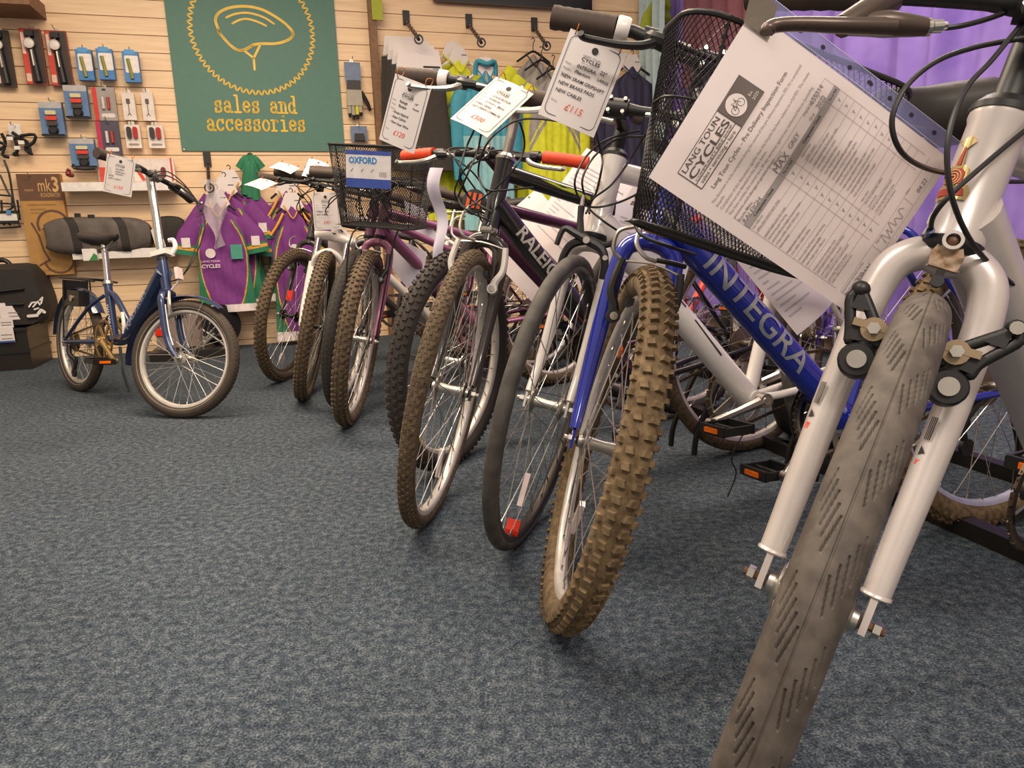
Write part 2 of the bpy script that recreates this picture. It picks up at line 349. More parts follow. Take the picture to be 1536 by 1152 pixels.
    hook(t, sm, z1+.01, max(d, .05)+.03+o*.0)
    return t
pk = 'mini pump blister packs hanging on the slatted wall'
pack('pump_pack', 'black bicycle pump on card at the far left edge, gauge on its right shoulder', 'pump', (-12, 45, 18, 130), .03, .02, ['43352d', '43352d'], 'pump', pk)
pack('pump_pack', 'red and black pump pack with round gauge, between the edge pump and its twin', 'pump', (34, 43, 66, 127), .05, .02, ['8d3326', 'd84a34'], 'pump', pk)
pack('pump_pack', 'red and black pump pack with round gauge, nearest the small blue boxes', 'pump', (72, 46, 104, 129), .03, .02, ['8d3326', 'd84a34'], 'pump', pk)
g2 = 'blue and white light boxes in a row'
for (x, y, l) in ((115, 74, 'small blue white light box, first of three beside the pump packs'), (146, 73, 'small blue white light box, middle of the row of three'), (185, 77, 'small blue white light box, closest to the green sign')):
    pack('light_box', l, 'bike light', (x, y, x+24, y+46), .04, .045, ['4a86bf'], 'blue_box', g2)
g3 = 'blue carded light sets on the wall'
pack('light_card', 'blue card light set with red lamp, hanging lower left under the pump packs', 'bike light', (60, 153, 95, 204), .04, .04, ['5f7fa8'], 'light_card', g3)
pack('light_card', 'blue card light set with red lamp, hanging right beneath the three light boxes', 'bike light', (97, 128, 132, 177), .06, .04, ['5f7fa8'], 'light_card', g3)
pack('light_card', 'blue card light set hanging lowest, just above the small white shelf', 'bike light', (105, 208, 143, 251), .06, .04, ['5f7fa8'], 'light_card', g3)
pack('cartridge_pack', 'red edged silver card with two gas cartridges beside white boxes', 'cartridge pack', (140, 131, 174, 181), .04, .02, ['a39a94', 'd8392c'], 'red_grey')
pack('cartridge_pack', 'dark purple card with magenta edge hanging under the silver cartridge card', 'cartridge pack', (146, 182, 180, 232), .04, .02, ['4d4558', 'c02a50'], 'red_grey')
g4 = 'slim white boxes with printed leads'
pack('lead_box', 'slim white box with printed lead, left one of the pair', 'box', (184, 139, 203, 180), .03, .03, ['e9ddd2'], 'white_box', g4)
pack('lead_box', 'slim white box with printed lead, right one by the green sign', 'box', (213, 139, 231, 181), .03, .03, ['e9ddd2'], 'white_box', g4)
g5 = 'white cards with a black and a red light'
pack('light_pair_box', 'white card with oval black and red lights, left of two', 'bike light', (188, 187, 211, 222), .03, .03, ['ece2d8'], 'light_pair', g5)
pack('light_pair_box', 'white card with round black and red lights, right of two', 'bike light', (222, 188, 246, 222), .03, .03, ['ece2d8'], 'light_pair', g5)
# glove and tool by the post
s0, z0, s1, z1 = wr(517, 93, 541, 123, .05); t = thing('cycling_glove', W((s0+s1)/2, z0-.2, .04), 'grey and black cycling glove with yellow stripe hanging beside the green sign', 'glove')
mb = MB(); slab(mb, s0, z0, s1, z1, .04, .004); mb.build('header_card', mat('c_bluegrey', '6f7f9c', .5), t, smooth=0)
hook(t, (s0+s1)/2, z1+.01, .1)
gx, gz = (s0+s1)/2, z0; GW = s1-s0
mb = MB(); mb.prism([(-.4*GW, 0), (.42*GW, .0), (.45*GW, -.06), (-.45*GW, -.06)], W(gx, gz+.01, .03), UW, ZW, OUT, .03); mb.build('cuff', BLK, t, smooth=0)
mb = MB(); mb.prism([(-.45*GW, 0), (.45*GW, 0), (.5*GW, -.1), (-.5*GW, -.1)], W(gx, gz-.05, .03), UW, ZW, OUT, .03); mb.build('palm', mat('glove_grey', 'b3ab9c', .8, bump=.3), t, smooth=0)
for i, (dx, L) in enumerate(((-.36, .07), (-.12, .085), (.12, .08), (.35, .06))):
    mb = MB(); mb.tube([W(gx+dx*GW, gz-.14, .045), W(gx+dx*GW, gz-.15-L*.7, .047)], [.013, .012], 8); f_ = mb.build('finger', mat('glove_yellow', 'd9d23a', .7) if i == 2 else _M['glove_grey'], t)
    mb = MB(); mb.tube([W(gx+dx*GW, gz-.15-L*.7, .047), W(gx+dx*GW, gz-.155-L, .047)], [.0125, .008], 8); mb.build('fingertip', BLK, f_)
mb = MB(); mb.tube([W(gx+.45*GW, gz-.06, .045), W(gx+.8*GW, gz-.13, .045), W(gx+.95*GW, gz-.18, .045)], [.014, .013, .009], 8, k=3); mb.build('thumb', BLK, t)
s0, z0, s1, z1 = wr(526, 189, 551, 212, .04); t = thing('multi_tool', W((s0+s1)/2, z0, .03), 'small black tool on blue grey card below the glove', 'tool')
mb = MB(); slab(mb, s0, z0, s1, z1, .03, .004); mb.build('backing_card', _M['c_bluegrey'], t, smooth=0); hook(t, (s0+s1)/2, z1, .09)
mb = MB(); mb.prism([(-.03, 0), (.03, 0), (.038, -.045), (-.032, -.045)], W((s0+s1)/2, z0+.05, .036), UW, ZW, OUT, .02); mb.build('tool_body', BLK, t, smooth=0)
# ---- brackets at the far left
s0, z0, s1, z1 = wr(0, 196, 48, 232, .1); sm = (s0+s1)/2
t = thing('bottle_cage', W(sm, z0, .02), 'cluster of black metal brackets on a hook at the left edge', 'bracket')
mb = MB(); q = lambda x, y, o: W(*wp(x, y, o), o)
for pl in ([(2, 200), (8, 214), (4, 232), (14, 236)], [(10, 204), (22, 208), (26, 226), (20, 232), (28, 232)], [(18, 198), (34, 210), (44, 226), (48, 232)], [(30, 204), (52, 202), (50, 214), (36, 222)], [(-4, 212), (8, 218), (-4, 226)], [(22, 206), (40, 212), (46, 230), (38, 224)]):
    mb.tube([q(x, y, .06+.02*random.random()) for x, y in pl], .010, 6, k=3)
mb.build('bracket_arms', BLK, t)
mb = MB(); slab(mb, *[wp(12, 186, .05)[0], wp(20, 206, .05)[1], wp(31, 186, .05)[0], wp(20, 186, .05)[1]], .05, .01); mb.build('label', WHT, t, smooth=0); hook(t, sm, z1+.03, .14)
for x, y in ((16, 208), (33, 214), (27, 222)):
    mb = MB(); a_ = wp(x, y, .09); mb.box(W(*a_, .1), UW, NW, ZW, .03, .01, .02); mb.build('reflective_pad', WHT, t, smooth=0)
# luggage rack at left
t = thing('luggage_rack', W(*wp(12, 340, .06), .06), 'black wire luggage rack with white label hanging at left edge', 'rack')
mb = MB()
for pl in ([(6, 240), (14, 262), (20, 300), (28, 335), (29, 340), (0, 342), (-10, 342)], [(0, 262), (12, 288), (18, 296), (18, 310)], [(-6, 292), (16, 294)], [(-6, 305), (18, 306), (18, 312), (10, 316)], [(6, 338), (7, 326), (8, 336)], [(8, 330), (16, 338)], [(2, 300), (3, 318)], [(26, 300), (30, 330)]):
    mb.tube([q(x, y, .07) for x, y in pl], .006, 6, k=3)
mb.build('wire_frame', BLK, t)
mb = MB(); a = wr(-6, 321, 25, 331, .09); slab(mb, *a, .075, .01); mb.build('label', WHT, t, smooth=0)
mb = MB(); a = wr(-6, 316, 26, 320, .09); slab(mb, *a, .07, .02); a = wr(-6, 331, 27, 335, .09); slab(mb, *a, .07, .02); mb.build('clamp_bar', BLK, t, smooth=0)
mb = MB(); a = wr(9, 315, 16, 321, .1); slab(mb, *a, .09, .008); mb.build('blue_clip', mat('c_blueclip', '4f93c9', .4), t, smooth=0)
# shelf plank at upper left corner
mb = MB(); a = wr(-60, -20, 42, 4, .3); slab(mb, a[0], a[1], a[2], a[3], .0, .3); ptag(mb.build('wall_shelf', _M['walnut_trim'], smooth=0), 'dark brown shelf edge at the very top left corner', 'shelf')
# ---- mk3 cardboard box
s0, z0, s1, z1 = wr(25, 261, 92, 412, .05)
s0 = (wp(25, 262, .05)[0]+wp(48, 412, .05)[0])/2; s1 = s0+ .40; z1 = wp(60, 261, .05)[1]; z0 = wp(80, 412, .05)[1]
s0 = wp(24.5, 263, .05)[0]; s1 = wp(90, 263, .05)[0]
t = thing('mudguard_box', W((s0+s1)/2, z0, 0.01), 'tall brown cardboard mudguard box marked mk3 hanging on the wall', 'box')
CB = mat('kraft_card', 'b88a4c', .7, var=.05); CB2 = mat('kraft_dark', '6b4a36', .7)
mb = MB(); slab(mb, s0, z0, s1, z1, .01, .05); mb.build('carton', CB, t, smooth=0)
H = z1-z0; Wd = s1-s0; O = W(s0, z0, .06)
mb = MB(); mb.plate([(0, H*.74), (Wd, H*.74), (Wd, H), (0, H)], O, UW, ZW, OUT, .001); mb.build('header_band', CB2, t, smooth=0)
mb = MB(); text(mb, 'mk', O+UW*Wd*.46+ZW*H*.83, UW, ZW, OUT, .11, .002, width=Wd*.30); text(mb, '3', O+UW*Wd*.79+ZW*H*.83, UW, ZW, OUT, .12, .002, bold=.03, width=Wd*.15); text(mb, 'ROADRACER', O+UW*Wd*.50+ZW*H*.775, UW, ZW, OUT, .035, .002, width=Wd*.45)
text(mb, 'mudguards', O+UW*Wd*.14+ZW*H*.835, UW, ZW, OUT, .02, .002, width=Wd*.2); mb.build('box_lettering', mat('kraft_light', 'd9ab6e', .6), t, smooth=0)
mb = MB(); A = lambda cx, cy, r, a0, a1: [(Wd*cx+r*cos(rad(a0+(a1-a0)*i/20)), H*cy+r*sin(rad(a0+(a1-a0)*i/20))) for i in range(21)]
mb.stroke(A(.68, .50, .085, -10, 200), .014, O, UW, ZW, OUT, .001); mb.stroke([(Wd*.42, H*.46), (Wd*.72, H*.50)], .010, O, UW, ZW, OUT, .001)
mb.stroke([(Wd*.18, H*.52), (Wd*.3, H*.40), (Wd*.36, H*.25), (Wd*.46, H*.15), (Wd*.22, H*.10)], .012, O, UW, ZW, OUT, .001)
mb.stroke(A(.68, .15, .08, -170, 60), .013, O, UW, ZW, OUT, .001); mb.build('printed_mudguards', CB2, t, smooth=0)
mb = MB(); mb.stroke([(Wd*.16, H*.70), (Wd*.8, H*.70)], .008, O, UW, ZW, OUT, .001); mb.stroke([(Wd*.22, H*.655), (Wd*.55, H*.655)], .008, O, UW, ZW, OUT, .001); mb.stroke([(Wd*.22, H*.62), (Wd*.5, H*.62)], .006, O, UW, ZW, OUT, .001); text(mb, 'ROADRACER', O+UW*Wd*.22+ZW*H*.035, UW, ZW, OUT, .02, .001, width=Wd*.6); mb.build('small_print', mat('kraft_print', '9a7340', .7), t, smooth=0)
hook(t, (s0+s1)/2-.04, z1-.01, .1)
# ---- shelves
sh = []
for nm, px, lb in (('small_shelf', (92, 273, 262, 286), 'short white wall shelf holding tool kits, above the grey roll bag'), ('small_shelf', (108, 373, 262, 387), 'short white wall shelf under the grey roll bag')):
    a = wr(*px, .16); mb = MB(); slab(mb, a[0], a[1], a[2]+.0, a[3], .0, .16); ptag(mb.build('wall_shelf', WHT, smooth=0), lb, 'shelf', 'short white wall shelves'); sh.append(a)
A1 = sh[0][3]; A2 = sh[1][3]
# things on the upper shelf
def boxpx(name, lb, cat, px, o, d, col, zbase=None, group=None):
    a = list(wr(*px, o+d)); 
    if zbase is not None: a[1] = zbase
    mb = MB(); slab(mb, *a, o, d); return ptag(mb.build(name, mat('c_'+col, col, .5), smooth=0), lb, cat, group), a
t = thing('tool_box', W(*wp(232, 250, .05), .05), 'open red and white repair kit card leaning on the upper white shelf', 'repair kit')
a = wr(200, 238, 262, 273, .08); a = (a[0], A1, a[2], a[3]); mb = MB(); slab(mb, *a, .05, .03); mb.build('kit_card', mat('kit_white', 'e8dad2', .5), t, smooth=0)
O = W(a[0], a[1], .08); w_, h_ = a[2]-a[0], a[3]-a[1]
for j, (u0, v0, u1, v1, wd_, c_) in enumerate(((.08, .6, .22, .15, .02, 'd2452f'), (.28, .12, .6, .42, .008, '3c3634'), (.34, .5, .36, .1, .008, '3c3634'), (.72, .55, .72, .3, .03, '7a2a28'), (.0, .02, .9, .02, .008, 'd2452f'), (.93, 0, .93, 1, .01, 'd2452f'), (.5, .5, .62, .1, .012, 'd98a70'))):
    mb = MB(); mb.stroke([(u0*w_, v0*h_), (u1*w_, v1*h_)], wd_, O, UW, ZW, OUT, .002); mb.build('printed_tool', mat('c_'+c_, c_, .4), t, smooth=0)
boxpx('repair_kit', 'red and black repair kit standing on the upper shelf behind the price card', 'repair kit', (150, 251, 160, 273), .06, .05, 'd8482e', A1)
boxpx('white_carton', 'plain off white carton on the upper shelf behind the handlebar card', 'box', (146, 240, 205, 273), .02, .03, 'e2cfc0', A1)
t = thing('clip_light', W(*wp(106, 262, .1), .1), 'small dark red clip light dangling at left end of upper shelf', 'bike light')
mb = MB(); mb.tube([q(104, 254, .14), q(101, 260, .14), q(107, 264, .14)], .012, 8, k=2); mb.ball(q(103, 261, .15), .018, 8); mb.ball(q(108, 263, .14), .014, 8); mb.build('lamp', mat('c_darkred', '7a2420', .35), t)
mb = MB(); mb.tube([q(110, 246, .13), q(111, 252, .13), q(118, 253, .13), q(128, 254, .13), q(143, 253, .13)], .008, 6, k=2); mb.build('bracket', BLK, t)
# ---- grey roll bag on the lower shelf
def bag(name, lb, px0, px1, ytop, ybot, o, dep, m_, ripple=.012, rnd=.35, tag=True):
    sa, sb = wp(px0, (ytop+ybot)/2, o+dep)[0], wp(px1, (ytop+ybot)/2, o+dep)[0]; zt_, zb_ = wp((px0+px1)/2, ytop, o+dep)[1], wp((px0+px1)/2, ybot, o+dep)[1]
    mb = MB(); rs = RN.rand(8)*6
    def f(u, v):
        a_ = v*2*pi; e = 1-abs(2*u-1)**6*.35
        ca, sa_ = cos(a_), sin(a_); ca = math.copysign(abs(ca)**.6, ca); sa_ = math.copysign(abs(sa_)**.6, sa_)
        rp = 1+ripple/dep*2*(sin(9*u*pi+rs[0]+2*sin(a_))*.5+sin(23*u+3*a_+rs[1])*.3)
        return W(sa+(sb-sa)*u+.01*sin(a_*2+rs[2]), (zt_+zb_)/2+(zt_-zb_)/2*sa_*e*(1+.03*sin(7*u+rs[3])), o+dep/2+dep/2*ca*e*rp)
    mb.grid(f, 36, 20, cv=True); n0 = 21
    mb.add([f(0, j/20) for j in range(20)], [tuple(range(20))]); mb.add([f(1, j/20) for j in range(20)], [tuple(range(20))[::-1]])
    t = thing(name, W((sa+sb)/2, zb_, o+dep/2), lb, 'bag'); mb.build('bag_body', m_, t, smooth=60)
    return t, sa, sb, zb_, zt_, f
CAN = mat('grey_canvas', '5f5650', .7, bump=.3); BC = mat('black_canvas', '2c2724', .75, bump=.3)
t, sa, sb, zb_, zt_, f = bag('roll_bag', 'long grey roll top bag with black straps lying on the lower white shelf', 64, 222, 325, 381, .03, .16, CAN)
for u in (.24, .70):
    mb = MB(); mb.tube([f(u+.12*(k_/10), k_/20)+OUT*.004 for k_ in range(-5, 8)][::1], .004, 6); 
    mb = MB()
    L1 = [f(u+.10*(k_/12.), .25-.5*k_/12.) for k_ in range(13)]
    for (a_, b_) in zip(L1[:-1], L1[1:]): mb.box((a_+b_)/2+OUT*.003, UW, OUT, b_-a_, .045, .012, np.linalg.norm(b_-a_)*1.15)
    mb.build('strap', BC, t, smooth=0)
mb = MB(); a = wr(122, 351, 140, 357, .2); slab(mb, a[0], a[1], a[2], a[3], .195, .004); mb.build('label', PAP, t, smooth=0)
mb = MB(); a = wr(112, 320, 120, 326, .12); slab(mb, *a, .1, .03); mb.build('buckle', BLK, t, smooth=0)
mb = MB(); a = wr(133, 322, 142, 331, .14); slab(mb, *a, .13, .03); mb.build('buckle', BLK, t, smooth=0)
t, sa, sb, zb_, zt_, f = bag('shoulder_bag', 'upright black bag with folded white swing tag at right end of lower shelf', 231, 278, 324, 371, .03, .10, BC, .004)
mb = MB(); mb.prism([(0, 0), (.035, .015), (.062, -.10), (.02, -.12)], W(*wp(226, 345, .14), .14), UW, ZW, OUT, .002); mb.build('swing_tag', PAP, t, smooth=0)
mb = MB(); mb.prism([(0, 0), (.035, -.01), (.05, -.10), (.012, -.11)], W(*wp(233, 346, .145), .145), UW, ZW, OUT, .002); mb.build('swing_tag', PAP, t, smooth=0)
t = thing('white_packet', W(*wp(134, 382, .2), .19), 'small white and green packet lying on the lower shelf below the saddle', 'packet')
mb = MB(); a = wr(123, 373, 145, 391, .21); slab(mb, *a, .17, .03); mb.build('wrapper', WHT, t, smooth=0); O = W(a[0], a[1], .2)
mb = MB(); mb.plate([(.4*(a[2]-a[0]), 0), (a[2]-a[0], 0), (a[2]-a[0], .03), (.8*(a[2]-a[0]), .045)], O, UW, ZW, OUT, .002); mb.build('green_corner', mat('c_green', '3f8a48', .5), t, smooth=0)
# ---- black panniers and crate at lower left
t = thing('pannier_bag', W(*wp(30, 480, .2), .15), 'bulky black pannier with reflective strip hanging at lower left of wall', 'bag')
mb = MB(); O = V3(0, 0, 0)
prof = [(-20, 398), (20, 396), (38, 398), (52, 412), (60, 432), (66, 448), (69, 462), (66, 480), (54, 490), (44, 497), (30, 496), (-20, 494)]
pp = [wp(x, y, .26) for x, y in prof]; mb.prism(pp, W(0, 0, .02), UW, ZW, OUT, .16)
for (e, sc_) in ((.18, .0),): pass
cxy = np.mean(pp, axis=0); pin = [tuple(cxy+(np.array(p)-cxy)*.86) for p in pp]; n_ = len(pp)
mb.add([W(p[0], p[1], .18) for p in pp]+[W(p[0], p[1], .25) for p in pin], [(i, (i+1) % n_, n_+(i+1) % n_, n_+i) for i in range(n_)]+[tuple(range(n_, 2*n_))])
mb.build('bag_body', BC, t, smooth=50)
mb = MB(); L = [W(*wp(x, y, .262), .262) for x, y in ((-20, 440), (10, 436), (36, 433))]; mb.tube(L, .008, 6); L = [W(*wp(x, y, .262), .262) for x, y in ((-20, 459), (36, 456))]; mb.tube(L, .006, 6); mb.build('pocket_seam', BLK, t)
mb = MB()
for pl in ([(43, 474), (56, 473)], [(58, 470), (62, 465), (67, 468)]): mb.stroke([wp(x, y, .262) for x, y in pl], .018, W(0, 0, .262), UW, ZW, OUT, .004)
mb.build('reflective_strip', WHT, t, smooth=0)
mb = MB()
for pl in ([(44, 460), (48, 454), (53, 453)], [(50, 460), (57, 452), (60, 457)], [(60, 450), (64, 446), (62, 455)], [(52, 464), (58, 462)]): mb.stroke([wp(x, y, .262) for x, y in pl], .009, W(0, 0, .262), UW, ZW, OUT, .004)
mb.build('bag_emblem', WHT, t, smooth=0)
mb = MB(); mb.tube([q(-6, 392, .1), q(2, 390, .12), q(10, 392, .12), q(16, 398, .12)], .014, 8, k=3); mb.build('bag_hook', BLK, t)
t = thing('display_crate', W(*wp(20, 558, .25), .2), 'black crate standing on the floor at the left edge', 'crate')
sa, sb = wp(-40, 520, .42)[0], wp(44, 520, .42)[0]; zc_ = wp(20, 492, .42)[1]
mb = MB(); slab(mb, sa, 0, sb, zc_, .05, .37); mb.build('crate_body', mat('crate_black', '221c19', .4), t, smooth=0)
mb = MB(); slab(mb, sa-.01, zc_-.02, sb+.008, zc_, .04, .39); slab(mb, sa-.01, .10, sb+.006, .115, .04, .388); mb.build('crate_rim', BLK, t, smooth=0)
for i, (x0, y0, x1, y1, lb) in enumerate(((-10, 455, 8, 476, 'white price card, topmost of the overlapping cards at left edge'), (2, 459, 28, 480, 'pale tilted price card jutting right from the stacked cards'), (-10, 476, 19, 492, 'white price card, middle of the overlapping cards at left edge'), (-10, 491, 21, 514, 'white price card with blue lower edge, lowest in the stack'))):
    a = wr(x0, y0, x1, y1, .44); t = thing('price_card', W((a[0]+a[2])/2, a[1], .43), lb, 'price card', 'white price cards at the left edge')
    mb = MB(); slab(mb, *a, .425+.004*i, .003, lean=(-.03 if i == 1 else 0)); mb.build('card', PAP, t, smooth=0)
    mb = MB(); O = W(a[0], a[1], .428+.004*i)
    for v in (.25, .5): mb.stroke([(.4*(a[2]-a[0]), v*(a[3]-a[1])), (.9*(a[2]-a[0]), v*(a[3]-a[1]))], .005, O, UW, ZW, OUT, .001)
    mb.build('print', GRY, t, smooth=0)
    if i == 3: mb = MB(); mb.plate([(0, 0), (a[2]-a[0], 0), (a[2]-a[0], .01), (0, .01)], O, UW, ZW, OUT, .001); mb.build('blue_edge', mat('c_blue', '3c5a9a', .5), t, smooth=0)
# ================================================================ garments
PUR = mat('jersey_purple', '7a3480', .75, bump=.15); GRN = mat('jersey_green', '2c7a56', .75, bump=.15); JY = mat('jersey_yellow', 'e2a53c', .7); JW = mat('jersey_white', 'e6d8d6', .7)
HIV = mat('hi_vis_yellow', 'dfe22a', .65, bump=.15); SIL = mat('reflective_grey', '9c948c', .5); TEAL = mat('teal_cloth', '3a93a6', .65, bump=.15); NAVY = mat('navy_cloth', '34304a', .75); DKG = mat('dark_cloth', '3a332c', .8)
def hanger(t, s, z, o, wid, m_):
    mb = MB(); mb.tube([W(s-wid, z-.07, o), W(s-.03, z-.01, o), W(s, z, o), W(s+.03, z-.01, o), W(s+wid, z-.07, o)], .008, 6, k=3)
    mb.tube([W(s, z, o), W(s, z+.05, o), W(s+.012, z+.075, o), W(s, z+.09, o), W(s-.01, z+.08, o)], .003, 6, k=3); mb.build('hanger', m_, t)
def garment(name, lb, cat, s, zt, zb, o, hw, mats, mfn, group=None, dep=.05, sleeve=.22, ssp=.12, flare=1.0, waist=.86, sl_m=None, collar=None, long=False, drop=0., hang=WHT, cuff=None, card=True):
    t = thing(name, W(s, zb, o), lb, cat, group); r = RN.rand(6)*6; H = zt-zb
    def wdt(v):          # v 0 bottom .. 1 top
        if v > .90: return hw*(.98-.72*((v-.90)/.10)**1.3)
        return hw*(flare+(waist-flare)*min(1, v/.45)) if v < .45 else hw*(waist+(.98-waist)*((v-.45)/.45))
    def f(u, v):
        a = u*2*pi; w_ = wdt(v); x = cos(a); y = sin(a); x = math.copysign(abs(x)**.8, x)
        d_ = dep*(1-.75*max(0, (v-.82)/.18))*(1+.16*sin(x*9+r[0]+3*v)+.12*sin(17*v+r[1]+2*x)+.10*sin(x*23+r[3]))
        return W(s+w_*x, zb+H*v+drop*x*(1-v)-.075*abs(x)**1.6*min(1, max(0, v-.7)*3.5), o+d_*.5*y+.004*sin(21*v+5*x))
    mb = MB(); mb.grid(f, 200, 72, cu=True, mfn=lambda u, v: mfn(cos(u*2*pi), v)); mb.build('body', mats, t, smooth=70)
    for sd in (-1, 1):
        mb = MB(); zs = zt-.075; x0 = hw*.80
        if long: P = [W(s+sd*x0*.9, zs-.03, o), W(s+sd*(hw*1.02), zs-.14, o), W(s+sd*(hw*1.08), zs-.35, o-.01), W(s+sd*(hw*1.07), zs-.62, o-.01)]; R_ = [.055, .058, .05, .04]
        else: P = [W(s+sd*x0*.85, zs-.02, o), W(s+sd*(hw*1.0), zs-.10, o), W(s+sd*(hw+ssp*.22), zs-sleeve*.65, o), W(s+sd*(hw+ssp*.36), zs-sleeve-.02, o)]; R_ = [.055, .060, .062, .064]
        mb.tube(P, R_, 14, k=5); n0 = len(mb.v)
        c0 = np.array(P[0])
        for i, v in enumerate(mb.v):   # flatten towards the wall
            v = np.array(v); dd = (v-W(s, 0, o))@OUT; mb.v[i] = tuple(v-OUT*dd*.55)
        ml = [sl_m[0]] if sl_m else [mats[0]]; b_ = mb.build('sleeve', ml, t, smooth=60)
        if sl_m and len(sl_m) > 1:
            e = P[-1]; dr = nrm(np.array(P[-1])-np.array(P[-2])); k_ = 0
            for mm, h_ in sl_m[1:]:
                mb = MB(); mb.tube([e-dr*(k_+h_), e-dr*k_], R_[-1]*1.03, 14)
                for i, v in enumerate(mb.v): v = np.array(v); dd = (v-W(s, 0, o))@OUT; mb.v[i] = tuple(v-OUT*dd*.52)
                mb.build('sleeve_band', mm, b_); k_ += h_
    if collar:
        mb = MB(); mb.tube([W(s-hw*.30, zt+.0, o+.01), W(s-hw*.2, zt-.03, o+.03), W(s, zt-.085, o+.04), W(s+hw*.2, zt-.03, o+.03), W(s+hw*.30, zt+.0, o+.01)], .0045, 8, k=3); mb.build('collar', collar, t)
    hanger(t, s, zt+.02, o, hw*.6, hang)
    if card:
        mb = MB(); mb.prism([(-.035, .07), (.035, .07), (.075, -.02), (.02, -.06), (-.02, -.06), (-.075, -.02)], W(s, zt+.01, o-.002), UW, ZW, OUT, .012); c_ = mb.build('hanger_card', PAP, t, smooth=0)
        mb = MB(); mb.stroke([(.02, .02), (.05, .02)], .005, W(s, zt+.01, o+.010), UW, ZW, OUT, .001); mb.build('card_print', INK, c_, smooth=0)
    return t
def jersey_m(x, v):   # 0 purple 1 green 2 yellow 3 white
    a = abs(x)
    if v < .075: return 3
    if v > .86: return 0
    e = .40+.48*sin(pi*.5*min(1, (v-.075)/.42)) if v < .50 else .88-.60*((v-.50)/.36)**1.6
    if e < a < e+.055: return 2
    if v < .58 and a >= e+.055: return 1
    if v >= .58 and e+.055 <= a < e+.13: return 1
    return 0
jm = [PUR, GRN, JY, JW]; slm = [PUR, (GRN, .03), (JY, .02), (GRN, .015)]
jg = 'purple club jerseys on wall hangers'
js, jz = wp(325, 300, .3)
pt0 = wp(320, 268, .1)
for i, (x, yt, yb, o, l) in enumerate(((345, 262, 455, .10, 'purple and green cycling jersey, rearmost of the left rail cluster'), (338, 273, 462, .18, 'purple and green cycling jersey, in the middle of the left rail cluster'), (326, 292, 468, .26, 'purple and green cycling jersey, front one behind the folding bicycle'))):
    s_, zt_ = wp(x, yt+12, o); zb_ = wp(x+8, yb, o)[1]
    t = garment('cycling_jersey', l, 'jersey', s_, zt_, zb_, o, .175, jm, jersey_m, jg, sl_m=slm, collar=JY, hang=BLK)
    if i == 2:
        O = W(s_, zt_, o+.034); mb = MB(); mb.lathe(O-UW*.07-ZW*.31, OUT, [(.03, 0), (.03, .004), (0, .004)], 16)
        text(mb, 'CYCLES', O-UW*.13-ZW*.40, UW, ZW, OUT, .032, .004, width=.11, bold=.02); text(mb, 'LANG TOUN', O-UW*.13-ZW*.365, UW, ZW, OUT, .018, .004, width=.11); mb.build('chest_print', JW, t, smooth=0)
        mb = MB(); mb.plate([(.05, -.35), (.12, -.35), (.12, -.26), (.05, -.26)], O, UW, ZW, OUT, .005); mb.build('chest_badge', mat('badge_teal', '4a9a86', .6), t, smooth=0)
    for sd in (-1, 1):
        mb = MB(); mb.plate([(-.025, -.03), (.025, -.03), (.025, .03), (-.025, .03)], W(s_+sd*.205, zt_-.24, o+.036), UW, ZW, OUT, .001); mb.build('sleeve_badge', JW, t, smooth=0)
mb = MB(); s_, z_ = wp(316, 262, .2)
t = thing('plastic_sleeve', W(s_, z_-.4, .36), 'clear plastic bag dangling over the front purple jersey', 'plastic bag')
mb.grid(lambda u, v: W(s_-.05+.13*u*(1-v*.5)+.03*v+.02*sin(9*v+4*u), z_-.04-.42*v*(1-.12*abs(u-.5)), .33+.02*sin(8*u+5*v)), 10, 16); mb.build('film', mat('clear_film', 'e9dde2', .25, alpha=.45), t, smooth=80)
for i, (x, yt, yb, o, l) in enumerate(((430, 278, 440, .10, 'purple club jersey, rear one of the two behind the bikes'), (438, 300, 500, .18, 'purple club jersey, front one of the two behind the bikes'))):
    s_, zt_ = wp(x, yt+8, o); zb_ = wp(x+8, yb+10, o)[1]
    t = garment('cycling_jersey', l, 'jersey', s_, zt_, zb_, o, .175, jm, jersey_m, jg, sl_m=slm, collar=JY, hang=BLK)
    for sd in (-1, 1):
        mb = MB(); mb.tube([W(s_+sd*.06, zt_-.05-.0, o+.03), W(s_+sd*.10, zt_-.12, o+.038), W(s_+sd*.15, zt_-.19, o+.036)], .009, 6, k=3); mb.build('yellow_flash', JY, t)
        mb = MB(); mb.plate([(-.025, -.03), (.025, -.03), (.025, .03), (-.025, .03)], W(s_+sd*.205, zt_-.24, o+.036), UW, ZW, OUT, .001); mb.build('sleeve_badge', JW, t, smooth=0)
    if i: mb = MB(); O = W(s_, zt_, o+.034); mb.lathe(O-UW*.01-ZW*.27, OUT, [(.022, 0), (.022, .004), (0, .004)], 16); text(mb, 'CYCLES', O-UW*.06-ZW*.36, UW, ZW, OUT, .032, .004, width=.11, bold=.02); mb.build('chest_print', JW, t, smooth=0)
